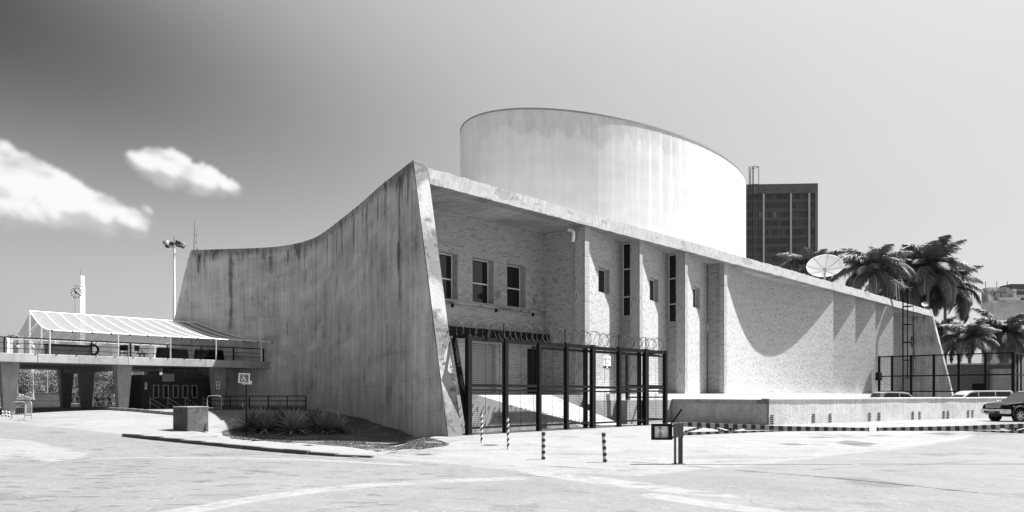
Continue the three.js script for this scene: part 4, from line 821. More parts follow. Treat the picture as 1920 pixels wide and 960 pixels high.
// ---------------------------------------------------------------- lawn, agaves, concrete block, sign
{
  const lawn = [...G2([[842, 828], [790, 836], [735, 841], [660, 836], [560, 829.5], [480, 826], [432, 822], [416, 810]], 0.12), ...[[-0.7, 7.3], [1.7, 9.5], [3.0, 9.6], [2.3, 7.0], [1.2, 4], [0.5, 1.8], [-0.05, 0]].map(([u, v]) => { const p = L(u, 0, v); return [p.x, p.z]; })];
  struct('lawn', sheet(rough(lawn, 0.4, 0.12, 12), (x) => lerp(0.13, 0.03, smooth(-7, -3.9, x)), 0.4), M.soil, 'structure', 'dark bare lawn under the concave wall', 'lawn');
  const shp = new THREE.Shape(lawn.map((p) => new THREE.Vector2(p[0], p[1]))), bb = shp.extractPoints(4).shape, inside = (x, z) => { let c = false; for (let i = 0, j = bb.length - 1; i < bb.length; j = i++) if ((bb[i].y > z) !== (bb[j].y > z) && x < (bb[j].x - bb[i].x) * (z - bb[i].y) / (bb[j].y - bb[i].y) + bb[i].x) c = !c; return c; };
  const blade = tris([[-0.009, 0, 0], [0.009, 0, 0], [0.003, 0.035, 0.012], [0.015, 0.05, 0.04]], [[0, 1, 2], [2, 1, 3]]);
  const N = 30000, im = new THREE.InstancedMesh(blade, mat(0.11, 0.9, side2), N), m = new THREE.Matrix4(), q = new THREE.Quaternion(), e = new THREE.Euler(); let k = 0, tries = 0;
  while (k < N && tries++ < 400000) { const x = rr(-14, -2), z = rr(-40, -20); if (!inside(x, z) || noise(x * 1.5 + 50, z * 1.5 + 50, 5) < 0.3) continue; e.set(rr(-0.3, 0.3), rr(0, 6.28), rr(-0.3, 0.3)); m.compose(V(x, ground(x, z) + lerp(0.125, 0.025, smooth(-7, -3.9, x)), z), q.setFromEuler(e), V(1, rr(0.5, 1.1), 1)); im.setMatrixAt(k++, m); }
  im.count = k; im.name = 'grass'; im.castShadow = im.receiveShadow = true; im.userData = { kind: 'stuff', label: 'short dry grass on the lawn under the wall', category: 'grass' }; scene.add(im);
}
{
  const leafM = [0.14, 0.18, 0.22].map((c) => mat(c, 0.6, side2));
  function agave(n, s) {
    const g = [];
    for (let i = 0; i < n; i++) {
      const az = i * 2.39996 + rr(-0.2, 0.2), el = lerp(1.45, -0.12, Math.pow((i + 0.5) / n, 0.85)) + rr(-0.08, 0.08), l = s * rr(0.85, 1.1), w = 0.036 * s / 0.8, droop = rr(0.02, 0.12) * l;
      const pts = [], faces = [], K = 5;
      for (let k = 0; k <= K; k++) { const t = k / K, r = l * t, ww = w * (0.7 + 1.2 * t) * (1 - t ** 2.2) + 0.001, x = Math.cos(el) * r, y = Math.sin(el) * r - droop * t * t, nx = -Math.sin(el) * 0.35 * ww, ny = Math.cos(el) * 0.35 * ww; pts.push([x + nx, y + ny, ww], [x, y, 0], [x + nx, y + ny, -ww]); }
      for (let k = 0; k < K; k++) { const a = k * 3, b = a + 3; faces.push([a, b, b + 1, a + 1], [a + 1, b + 1, b + 2, a + 2]); }
      g.push(xf(tris(pts, faces), 0, 0.12, 0, az));
    }
    return mg(g);
  }
  const spots = [[472, 807, 0.85, 'spiky agave behind the sign post, leftmost of the row'], [496, 810, 0.82, 'spiky agave just right of the sign post'], [551, 812, 0.9, 'broad spiky agave in the middle of the row'], [590, 803, 0.75, 'spiky agave set back between the larger ones'], [607, 811, 0.72, 'spiky agave second from the right of the row'], [634, 812, 0.66, 'small spiky agave at the right end of the row'], [527, 801, 0.7, 'spiky agave half hidden behind the middle of the row']];
  spots.forEach(([px, py, s, label], i) => { const p = spot(px, py, 0.12), t = thing('agave_plant', label, 'plant', p, rr(0, 6), 'agaves on the lawn'); part('leaves', agave(74, s * 1.22), leafM[i % 3], t); part('stem', cyl(0.12, 0.07, -0.05, 0.2, 0, 0, 8), M.soil, t); });
}
{
  const p = spot(341, 809, 0.1), b = thing('concrete_block', 'cube-like concrete block on the sidewalk left of the lawn', 'block', V(p.x + 0.08, p.y, p.z - 0.6), -0.56);
  const g = metreUV(new RoundedBoxGeometry(0.92, 0.98, 0.92, 3, 0.02)); g.translate(0, 0.45, 0);
  part('block_body', g, mat(0.36, 0.93, { map: texPatchy, bumpMap: bumpRough, bumpScale: 0.01 }), b);
  part('cap', metreUV(rbx(-0.47, 0.47, 0.9, 0.95, -0.47, 0.47, 0.015)), M.apron, b);
}
{
  const c = document.createElement('canvas'); c.width = 256; c.height = 256; const x = c.getContext('2d');
  x.fillStyle = '#d9d9d9'; x.fillRect(0, 0, 256, 256); x.fillStyle = '#6f6f6f'; x.fillRect(40, 30, 190, 200); x.strokeStyle = '#f4f4f4'; x.fillStyle = '#f4f4f4'; x.lineWidth = 17; x.lineCap = 'round';
  x.beginPath(); x.arc(112, 66, 15, 0, 7); x.fill(); x.beginPath(); x.moveTo(114, 92); x.lineTo(118, 142); x.lineTo(158, 142); x.lineTo(178, 190); x.stroke(); x.beginPath(); x.moveTo(117, 114); x.lineTo(150, 114); x.stroke(); x.lineWidth = 13; x.beginPath(); x.arc(118, 164, 42, 0.35, 4.0); x.stroke();
  const t = new THREE.CanvasTexture(c); t.colorSpace = THREE.SRGBColorSpace;
  const p = spot(462, 818, 0.12), s = thing('parking_sign', 'tilted wheelchair parking sign on a thin dark post', 'sign', p, 0.1);
  part('post', cyl(0.03, 0.03, -0.1, 2.36, 0, 0, 8), M.blackSteel, s);
  const f = part('plate', rbx(-0.23, 0.23, -0.2, 0.2, -0.012, 0.012, 0.006, 1), M.greySteel, s); f.position.set(-0.08, 2.3, 0.045); f.rotation.z = -0.05; f.rotation.y = -0.15;
  const ff = part('face', new THREE.PlaneGeometry(0.45, 0.39), mat(0.85, 0.5, { map: t }), f); ff.position.z = 0.014;
  part('small_plate', bx(-0.16, 0.2, 2.06, 2.12, 0.032, 0.04), M.alu, s); part('small_plate', bx(0.1, 0.22, 2.12, 2.2, 0.032, 0.04), M.alu, s);
}

// ---------------------------------------------------------------- bollards, covers, barrier
{
  const spiral = (px, py, h, label, lean2) => {
    const b = thing('striped_post', label, 'bollard', spot(px, py), 0, 'thin striped posts'); b.rotation.z = lean2;
    part('post', cyl(0.036, 0.036, -0.05, h, 0, 0, 12), M.whitePaint, b);
    const turns = h / 0.17, n = Math.round(turns * 16);
    const g = gridGeo(n, 1, (t, s) => { const a = t * turns * 6.283, y = clamp(0.01 + t * h + (s - 0.5) * 0.085, 0.002, h - 0.004); return [Math.cos(a) * 0.0375, y, -Math.sin(a) * 0.0375]; });
    part('stripe', g, mat(0.03, 0.6, side2), b);
    part('cap', xf(new THREE.SphereGeometry(0.037, 10, 6), 0, h, 0), M.blackPaint, b);
  };
  spiral(903, 831, 0.98, 'thin post with spiral black stripes nearest the concrete wall', 0.0); spiral(953, 843, 0.95, 'thin post with spiral black stripes left of the stubby bollards', 0.015);
  const banded = (px, py, h, label, lean2) => { const b = thing('banded_bollard', label, 'bollard', spot(px, py), 0, 'stubby banded bollards'); b.rotation.z = lean2; for (let i = 0; i < 9; i++) part('band', cyl(0.052, 0.052, i ? i * h / 9 : -0.04, (i + 1) * h / 9, 0, 0, 16), i % 2 ? M.paleBand : M.blackPaint, b, i % 2 ? 'pale band' : 'black band'); part('top', cyl(0.052, 0.046, h, h + 0.012, 0, 0, 16), M.blackPaint, b); };
  M.paleBand = mat(0.5, 0.7);
  banded(1019, 862, 0.72, 'stubby black and pale banded bollard, left of the two', 0); banded(1134.5, 867, 0.74, 'stubby banded bollard leaning slightly, right of the two', 0.05);
  const cover = (px, py, r, label) => { const p = spot(px, py, 0.008), o = thing('manhole_cover', label, 'manhole cover', p); part('ring', xf(new THREE.RingGeometry(r * 0.86, r, 40), 0, 0.006, 0, 0, -Math.PI / 2), M.manRing, o); part('lid', cyl(r * 0.84, r * 0.84, -0.03, 0.004, 0, 0, 36), M.manLid, o); const ribs = []; for (let k = -3; k <= 3; k++) { const w = Math.sqrt(1 - (k / 4.2) ** 2) * r * 0.72; ribs.push(bx(-w, w, 0.004, 0.011, k * r * 0.19 - 0.012, k * r * 0.19 + 0.012)); } part('rib', ribs, M.manRing, o); };
  M.manRing = mat(0.16, 0.7); M.manLid = mat(0.07, 0.7);
  cover(795, 852, 0.28, 'round iron manhole cover beside the lawn corner'); cover(919, 834.5, 0.3, 'round iron manhole cover at the foot of the thin striped post');
  for (const [px, py, w, label] of [[1486, 833, 0.3, 'small iron cover in front of the parapet corner'], [1540, 820, 0.34, 'small iron cover between parapet and grey patch'], [1652, 817, 0.32, 'small iron cover near the second boom tip']]) { const p = spot(px, py, 0.008); const o = thing('drain_cover', label, 'drain cover', p, 0.4); part('lid', bx(-w, w, -0.02, 0.005, -0.22, 0.22), M.manLid, o); part('rim', [bx(-w - 0.05, w + 0.05, -0.02, 0.009, -0.27, -0.225), bx(-w - 0.05, w + 0.05, -0.02, 0.009, 0.225, 0.27)], M.manRing, o); }
}
{
  const stripeTex = grayTex(64, 8, (x) => x < 32 ? 0.018 : 0.3); stripeTex.magFilter = THREE.LinearFilter;
  M.stripe = mat(1, 0.6, { map: per(stripeTex, 0.225, 1) });
  M.truss = mat(0.09, 0.6);
  const p0 = spot(1272, 870);
  const boomAt = (x0, sgn, B2) => {                           // boom from its post end at x0, tip towards sgn
    const z = 0, s = (x) => x0 + sgn * x, b2 = (xa, xb, ya0, ya1, yb0, yb1) => { const A = s(xa), Bx = s(xb), pts = [[A, ya0, 0.03], [Bx, yb0, 0.03], [Bx, yb1, 0.03], [A, ya1, 0.03], [A, ya0, -0.03], [Bx, yb0, -0.03], [Bx, yb1, -0.03], [A, ya1, -0.03]]; const f = [[0, 1, 2, 3], [5, 4, 7, 6], [3, 2, 6, 7], [1, 0, 4, 5], [4, 0, 3, 7], [1, 5, 6, 2]]; return tris(pts, sgn > 0 ? f : f.map((q) => [...q].reverse())); };
    part('upper_bar', b2(0.08, 2.55, 0.93, 1.04, 0.845, 0.945), M.stripe, B2); part('lower_bar', b2(0.08, 2.55, 0.71, 0.79, 0.835 - 0.02, 0.843), M.stripe, B2);
    part('arm', b2(2.56, 4.66, 0.815, 0.945, 0.82, 0.9), M.stripe, B2);
    part('tip', b2(4.665, 4.68, 0.81, 0.91, 0.81, 0.91), M.blackPaint, B2);
    for (const [xa, ya, xb, yb] of [[0.1, 0.8, 0.55, 0.92], [0.95, 0.8, 1.2, 0.81], [0.75, 0.92, 1.15, 0.8], [1.15, 0.8, 1.5, 0.9]]) part('strut', bar(V(s(xa), ya, 0), V(s(xb), yb, 0), 0.04, 0.05), M.stripe, B2);
    part('gusset', tris([[s(0.5), 0.925, 0.012], [s(0.95), 0.915, 0.012], [s(0.72), 0.88, 0.012]], [[0, 2, 1], [0, 1, 2]]), M.truss, B2);
    part('gusset', tris([[s(0.95), 0.912, 0.012], [s(1.55), 0.9, 0.012], [s(1.25), 0.835, 0.012]], [[0, 2, 1], [0, 1, 2]]), M.truss, B2);
    part('gusset', bx(Math.min(s(1.6), s(2.5)), Math.max(s(1.6), s(2.5)), 0.845, 0.872, -0.01, 0.01), M.truss, B2);
  };
  const bar1 = thing('barrier_gate', 'striped swing barrier on twin steel posts with framed counterweight box', 'barrier', p0, 0.0);
  part('post', rbx(-0.11, -0.055, -0.05, 1.0, -0.03, 0.03, 0.008, 1), M.postSteel = mat(0.11, 0.4, { metalness: 0.4 }), bar1); part('post', rbx(-0.0, 0.1, -0.05, 1.0, -0.05, 0.05, 0.01, 1), mat(0.05, 0.45), bar1);
  part('hinge_sleeve', [rbx(-0.125, -0.03, 0.66, 1.02, -0.04, 0.04, 0.01, 1), rbx(-0.012, 0.115, 0.66, 1.03, -0.06, 0.06, 0.012, 1)], M.postSteel, bar1);
  part('base_plate', bx(-0.15, 0.15, -0.02, 0.012, -0.1, 0.1), M.rust, bar1);
  boomAt(0.05, 1, bar1);
  const c = document.createElement('canvas'); c.width = 160; c.height = 110; const x = c.getContext('2d'); x.fillStyle = '#e6e6e6'; x.fillRect(0, 0, 160, 110); x.fillStyle = '#d2d2d2'; x.fillRect(0, 60, 160, 50);
  x.fillStyle = '#8a8a8a'; x.beginPath(); x.ellipse(70, 84, 24, 28, 0, 0, 7); x.fill(); x.beginPath(); x.moveTo(40, 4); x.lineTo(82, 4); x.lineTo(90, 20); x.lineTo(74, 44); x.lineTo(86, 62); x.lineTo(56, 60); x.lineTo(66, 40); x.closePath(); x.fill();
  const t = new THREE.CanvasTexture(c); t.colorSpace = THREE.SRGBColorSpace;
  const bxp = part('counterweight_box', [bx(-0.66, -0.16, 0.94, 1.0, -0.1, 0.05), bx(-0.66, -0.16, 0.6, 0.65, -0.1, 0.05), bx(-0.66, -0.6, 0.65, 0.94, -0.1, 0.05), bx(-0.25, -0.16, 0.65, 0.94, -0.1, 0.05), bx(-0.6, -0.25, 0.65, 0.94, -0.1, -0.02)], M.blackSteel, bar1);
  const f = part('picture', new THREE.PlaneGeometry(0.35, 0.29), mat(1, 0.6, { map: t }), bxp); f.position.set(-0.425, 0.795, -0.014);
  part('link_bar', [bx(-0.16, -0.12, 0.92, 0.97, -0.04, 0.0), bx(-0.16, -0.12, 0.63, 0.68, -0.04, 0.0)], M.blackSteel, bar1);
  part('lever', bar(V(-0.17, 1.0, -0.03), V(0.09, 1.36, -0.03), 0.035), M.blackSteel, bar1);
  const p1 = V(p0.x + 9.62, ground(p0.x + 9.62, p0.z), p0.z - 0.1);
  const bar2 = thing('barrier_gate', 'striped barrier boom reaching in from the right edge', 'barrier', p1, 0);
  part('post', rbx(-0.0, 0.1, -0.05, 1.0, -0.05, 0.05, 0.01, 1), M.postSteel, bar2); part('post', rbx(0.16, 0.22, -0.05, 1.0, -0.03, 0.03, 0.008, 1), M.postSteel, bar2); part('base_plate', bx(-0.06, 0.26, -0.02, 0.012, -0.1, 0.1), M.rust, bar2);
  boomAt(0.05, -1, bar2);
}

// ---------------------------------------------------------------- on the roofs
{
  const D = thing('satellite_dish', 'large white satellite dish on the theatre roof', 'dish', L(49.3, 11.18, 2.2), 0);
  const R = 1.55, f = 1.5, prof = []; for (let k = 0; k <= 12; k++) { const r = R * k / 12; prof.push(new THREE.Vector2(Math.max(r, 0.001), r * r / (4 * f))); }
  part('mast', cyl(0.09, 0.09, 0, 1.95, 0, 0, 10), M.greySteel, D);
  const bowl = part('reflector', new THREE.LatheGeometry(prof, 40), new THREE.MeshPhysicalMaterial({ color: grey(0.42), roughness: 0.7, transmission: 0.3, thickness: 0, side: THREE.DoubleSide }), D);
  bowl.position.set(0, 1.95, 0); bowl.rotation.set(-0.5, 0, -0.2);
  for (let k = 0; k < 8; k++) { const a = k * Math.PI / 4 + 0.2, P = []; for (let j = 1; j <= 6; j++) { const r = R * j / 6; P.push(V(Math.cos(a) * r, r * r / (4 * f) - 0.045, Math.sin(a) * r)); } part('rib', tube(P, 0.024, 10, 5), mat(0.28, 0.6), bowl); }
  part('rim', xf(new THREE.TorusGeometry(R, 0.025, 6, 48), 0, R * R / (4 * f), 0, 0, Math.PI / 2), M.whitePaint, bowl);
  part('hub', cyl(0.16, 0.2, -0.12, 0.04, 0, 0, 12), M.greySteel, bowl);
  const small = (p, s, label) => { const d = thing('small_dish', label, 'dish', p, 0); part('mast', cyl(0.03, 0.03, -0.2, 0.55 * s, 0, 0, 6), M.greySteel, d); const b = part('reflector', new THREE.LatheGeometry(prof.map((q) => new THREE.Vector2(q.x * 0.3 * s, q.y * 0.3 * s)), 24), mat(0.35, 0.6, side2), d); b.position.set(0, 0.6 * s, 0); b.rotation.set(0.9, 0, 0.2); part('arm', rod(V(0, 0.55 * s, 0), V(0.05, 0.45 * s, 0.5 * s), 0.02), M.greySteel, d); };
  small(L(72.6, 11.3, 0.1), 0.75, 'small white dish at the far end of the fascia'); small(at(1524, 487, 90).add(V(0, -1.0, 0)).setY(11.25), 0.8, 'small white dish on the roof in front of the dark tower');
}
{
  M.aerial = mat(0.22, 0.6);
  const a = L(1.75, WALL_H, 26), t = thing('whip_antenna', 'thin whip antenna on the far end of the concave wall', 'antenna', a, 0);
  part('mast', rod(V(0, -0.05, 0), V(0.05, 2.0, 0), 0.03, 6, 0.012), M.darkGrey, t); part('wire', rod(V(0.22, 0, 0), V(0.12, 1.6, 0), 0.009, 4), M.darkGrey, t); part('stub', [bx(0.18, 0.26, -0.02, 0.12, -0.04, 0.04), bx(0.1, 0.2, 1.05, 1.08, -0.02, 0.02), bx(0.12, 0.22, 0.55, 0.58, -0.02, 0.02)], M.darkGrey, t);
  const tv = thing('roof_aerial', 'bent television aerial of pale rods behind the far fascia', 'antenna', L(67.2, 11.18, 1.2), TURN);
  part('mast', rod(V(-0.6, 0, 0), V(-0.9, 2.5, 0), 0.04), M.aerial, tv); part('boom', rod(V(-1.6, 2.75, 0), V(2.6, 2.05, 0.4), 0.04), M.aerial, tv); for (let k = 0; k < 6; k++) part('element', rod(V(-1.2 + k * 0.65, 2.67 - k * 0.11, -0.5), V(-1.2 + k * 0.65, 2.72 - k * 0.11, 0.6), 0.015), M.aerial, tv); part('mast', rod(V(-0.3, 0, 0.2), V(-0.5, 2.5, 0.1), 0.03), M.aerial, tv);
}
// birds
function bird(pos, turn, label) {
  const b = thing('pigeon', label, 'bird', pos, turn, 'birds perched on the wall top');
  const prof = [[0.001, -0.17], [0.03, -0.14], [0.055, -0.08], [0.075, 0], [0.07, 0.06], [0.045, 0.11], [0.03, 0.13], [0.036, 0.16], [0.034, 0.19], [0.02, 0.212], [0.001, 0.22]].map((p) => new THREE.Vector2(p[0], p[1]));
  const body = new THREE.LatheGeometry(prof, 14); body.rotateZ(-0.95); body.translate(0, 0.16, 0);
  part('body', body, mat(0.025, 0.7), b); part('tail', tris([[-0.1, 0.09, 0.03], [-0.1, 0.09, -0.03], [-0.3, -0.02, -0.04], [-0.3, -0.02, 0.04], [-0.1, 0.07, 0], [-0.3, -0.03, 0]], [[0, 1, 2, 3], [1, 4, 5, 2], [4, 0, 3, 5]]), M.dark, b);
  part('beak', xf(new THREE.ConeGeometry(0.012, 0.05, 6), 0.215, 0.28, 0, 0, 0, -1.7), M.darkGrey, b); for (const s of [-1, 1]) part('leg', rod(V(0.0, 0, s * 0.025), V(0, 0.11, s * 0.025), 0.008, 5), M.darkGrey, b);
}
{
  const wallTop = (v) => L(wallU(v) + 0.3, WALL_H, v);
  bird(wallTop(4.1), 2.0, 'dark bird on the wall top, left of the pair'); bird(wallTop(3.65), 0.6, 'dark bird on the wall top, upper right of the pair'); bird(wallTop(11.1), 1.2, 'small bird alone halfway along the concave wall top');
}
// floodlight mast beyond the wall
{
  const D = 82, g = at(326.5, 738, D), t = thing('floodlight_mast', 'tall pale mast with a ring of dark floodlights behind the wall', 'lamp post', V(g.x, 0.3, g.z), 0);
  const h = EYE + (HORIZON - 457) / FOCAL * D - 0.3;
  part('pole', cyl(0.2, 0.1, -0.3, h, 0, 0, 12), mat(0.6, 0.5), t); part('crown_ring', xf(new THREE.TorusGeometry(0.75, 0.05, 6, 24), 0, h - 0.1, 0, 0, Math.PI / 2), M.darkGrey, t);
  for (let k = 0; k < 9; k++) { const a = k / 9 * 6.283, r = 0.9, f = part('floodlight', [xf(rbx(-0.22, 0.22, -0.2, 0.2, -0.2, 0.22, 0.05), Math.cos(a) * r, h - 0.05 + 0.12 * Math.sin(k * 2.1), Math.sin(a) * r, -a + Math.PI / 2, 0.4)], mat(k % 3 ? 0.03 : 0.35, 0.5), t); part('arm', rod(V(0, h - 0.1, 0), V(Math.cos(a) * r, h - 0.08, Math.sin(a) * r), 0.04), M.darkGrey, f); }
  part('finial', rod(V(0, h, 0), V(0, h + 0.8, 0), 0.03), M.darkGrey, t);
}
// clock tower far away
{
  const D = 560, s = D / FOCAL, p = at(154.5, 738, D), t = thing('clock_tower', 'slender white clock tower far behind the tent', 'tower', V(p.x, 0, p.z), 0.62);
  const w = 12 * s / 1.36, yA = EYE + (738 - 536) * s, yB = EYE + (738 - 517) * s, wm = mat(0.82, 0.8);
  part('shaft', bx(-w / 2, w / 2, 0, yA, -w / 2, w / 2), wm, t); part('upper_shaft', bx(-w * 0.36, w * 0.4, yA, yB - 0.6, -w * 0.38, w * 0.38), wm, t); part('crown', bx(-w * 0.42, w * 0.3, yB - 0.6, yB, -w * 0.3, w * 0.36), wm, t);
  for (let k = 0; k < 2; k++) part('fin', bx(-w * 0.36 + k * w * 0.3, -w * 0.22 + k * w * 0.3, yA, yB - 2, w * 0.381, w * 0.45), wm, t);
  part('spire', rod(V(-w * 0.3, yB, 0), V(-w * 0.3, yB + 4, 0), 0.12), M.darkGrey, t);
  const c = thing('tower_clock', 'open clock dial of dark bars beside the white tower', 'clock', V(at(143, 549, D - 9).x, at(143, 549, D - 9).y, -(D - 9)), 0.05), r = 9.5 * s;
  for (let k = 0; k < 12; k++) { const a = k * Math.PI / 6; part('hour_mark', xf(bx(-0.32, 0.32, r * 0.82, r * 1.06, -0.2, 0.2), 0, 0, 0, 0, 0, a), M.dark, c); }
  part('hour_hand', xf(bx(-0.4, 0.4, -0.4, r * 0.62, -0.2, 0.2), 0, 0, 0.3, 0, 0, 0.62), M.dark, c); part('minute_hand', xf(bx(-0.3, 0.3, -0.6, r * 0.86, -0.2, 0.2), 0, 0, 0.5, 0, 0, -2.15), M.dark, c); part('hub', xf(new THREE.CylinderGeometry(0.7, 0.7, 0.8, 12), 0, 0, 0.2, 0, Math.PI / 2), M.dark, c);
  part('support_mast', [rod(V(-1.2, -at(143, 549, D).y, -0.5), V(-1.2, r, -0.5), 0.14, 5), rod(V(-2.0, r + 2, 0), V(4, r + 0.9, -2), 0.25, 5)], M.darkGrey, c);
}
// dark office tower
{
  const D = 260, s = D / FOCAL, w = 137 * s, p = at(1467, 738, D), H = EYE + (738 - 345) * s, t = thing('office_tower', 'dark glass office tower with concrete crown behind the drum', 'building', V(p.x, 0, p.z - 12), -0.06);
  part('core', bx(-w / 2 + 0.3, w / 2 - 0.3, 0, H - 0.2, -12, 11.6), mat(0.045, 0.5), t);
  const crownH = 18 * s; part('crown', metreUV(bx(-w / 2, w / 2, H - crownH, H, -12.2, 12.2)), mat(0.34, 0.9, { map: texConcrete }), t);
  part('side_pier', bx(w / 2 - 0.9, w / 2 + 0.05, 0, H - crownH, -12.1, 12.1), mat(0.16, 0.8), t);
  for (const f of [-0.225, 0.14, 0.385]) part('vertical_fin', bx(f * w - 0.28, f * w + 0.28, 0, H - crownH, 11.6, 12.3), mat(0.42, 0.8), t);
  const bays = [[-0.49, -0.23], [-0.22, 0.135], [0.145, 0.38], [0.39, 0.465]], gM = [0.035, 0.045, 0.06, 0.12].map((c) => mat(c, 0.35)), sM = mat(0.07, 0.6);
  for (let k = 0; k < 14; k++) for (const [a, b] of bays) {
    const y = H - crownH - (k + 1) * 3.15, o = part('spandrel', bx(a * w, b * w, y, y + 1.25, 11.55, 11.75), sM, t), n = Math.max(2, Math.round((b - a) * w / 1.5));
    for (let i = 0; i < n; i++) { const q = hash(k, i, Math.round(a * 100)); part('pane', bx(lerp(a, b, i / n) * w + 0.12, lerp(a, b, (i + 1) / n) * w - 0.12, y + 1.27, y + 3.1, 11.5, 11.68), gM[q > 0.97 ? 3 : Math.floor(q * 3)], o); }
  }
  part('roof_mast', rod(V(-2, H, 0), V(-2, H + 3, 0), 0.08), M.darkGrey, t);
}
// pale buildings at far right
{
  const D = 170, s = D / FOCAL, P = (px, py) => [(px - MID) * s, EYE + (738 - py) * s];
  const b = thing('terrace_house', 'pale building with roof terrace at the right edge behind palms', 'building', V(0, 0, -D), 0), wm = mat(1.5, 0.9, { map: texConcrete }), wl = mat(1.25, 0.9, { map: texPatchy });
  const B4 = (x0, y0, x1, y1, z0, z1) => { const a = P(x0, y1), c = P(x1, y0); return metreUV(bx(a[0], c[0], a[1], c[1], z0, z1)); };
  part('lower_block', metreUV(bx(P(1852, 0)[0], P(1990, 0)[0], 0, P(0, 568)[1], -2.2, 2)), wm, b); part('upper_block', B4(1862, 537, 1914, 568, -4.2, -1.5), wl, b); part('side_wing', B4(1914, 540, 1990, 568, -5, -2.5), wm, b);
  const r = part('roof', B4(1902, 531, 1990, 540, -5.2, -1.2), mat(0.06, 0.8), b); part('roof_ledge', B4(1860, 566, 1990, 569.5, -3, 2.6), wl, b); void r;
  const w1 = part('window', B4(1872, 547, 1900, 562, -1.5, -1.3), mat(0.12, 0.6), b); for (const [x0, x1] of [[1873, 1882], [1884.5, 1899]]) part('pane', B4(x0, 548, x1, 557, -1.3, -1.22), mat(0.25, 0.3), w1);
  const w2 = part('window', B4(1900, 595, 1915, 603, 2, 2.15), mat(0.5, 0.6), b); for (let i = 0; i < 5; i++) for (let j = 0; j < 2; j++) part('pane', B4(1900.4 + i * 2.95, 595.4 + j * 3.9, 1902.9 + i * 2.95, 598.8 + j * 3.9, 2.15, 2.22), M.glass, w2);
  for (const [y0, y1] of [[543, 550], [556, 563]]) part('window', B4(1914.5, y0, 1935, y1, -2.5, -2.3), mat(0.08, 0.5), b);
  part('balcony_rail', B4(1870, 558, 1912, 563, 0.2, 0.3), mat(0.3, 0.6), b);
  for (const px of [1863.5, 1885, 1905]) part('roof_mast', rod(V(P(px, 537)[0], P(px, 540)[1], -3), V(P(px, 520)[0], P(px, 524)[1], -3), 0.07), M.darkGrey, b);
  // low dark annexe behind the yard fence
  const D2 = 84, s2 = D2 / FOCAL, q = at(1850, 738, D2), k = thing('brick_annexe', 'low dark annexe behind the yard fence', 'building', V(q.x, 0, q.z), -0.25), wa = 48 * s2;
  part('wall', metreUV(bx(-wa, wa, 0, EYE + (738 - 684) * s2, -4, 0)), mat(0.22, 0.9, { map: texBrick }), k); part('roof_edge', metreUV(bx(-wa - 0.2, wa + 0.2, EYE + 54 * s2, EYE + 57 * s2, -4.2, 0.2)), M.patchy, k);
  part('pale_wing', metreUV(bx(wa - 2.6, wa - 0.02, 0, EYE + 46 * s2, 0.001, 0.8)), M.concrete, k); part('door', bx(-1.5, -0.3, 0, 2.9, 0.002, 0.06), M.dark, k);
}
// far skyline on the left
[[-4, 14, 634, 0.5], [10, 22, 631, 0.35], [18, 30, 636, 0.45], [-30, -2, 626, 0.4]].forEach(([a, b, y, c], i) => {
  const D = 900, s = D / FOCAL, x0 = (a - MID) * s, x1 = (b - MID) * s, h = EYE + (738 - y) * s, t = thing('distant_block', ['far block at the left edge of the skyline', 'far taller block of the left skyline', 'far low block nearest the tent', 'far wide block beyond the left frame'][i], 'building', V((x0 + x1) / 2, 0, -D - i * 12), 0);
  part('wall', bx(-(x1 - x0) / 2, (x1 - x0) / 2, 0, h, -10, 0), mat(c, 0.9), t); part('roof', bx(-(x1 - x0) / 3, (x1 - x0) / 4, h, h + 2, -8, -2), mat(c * 0.8, 0.9), t);
});

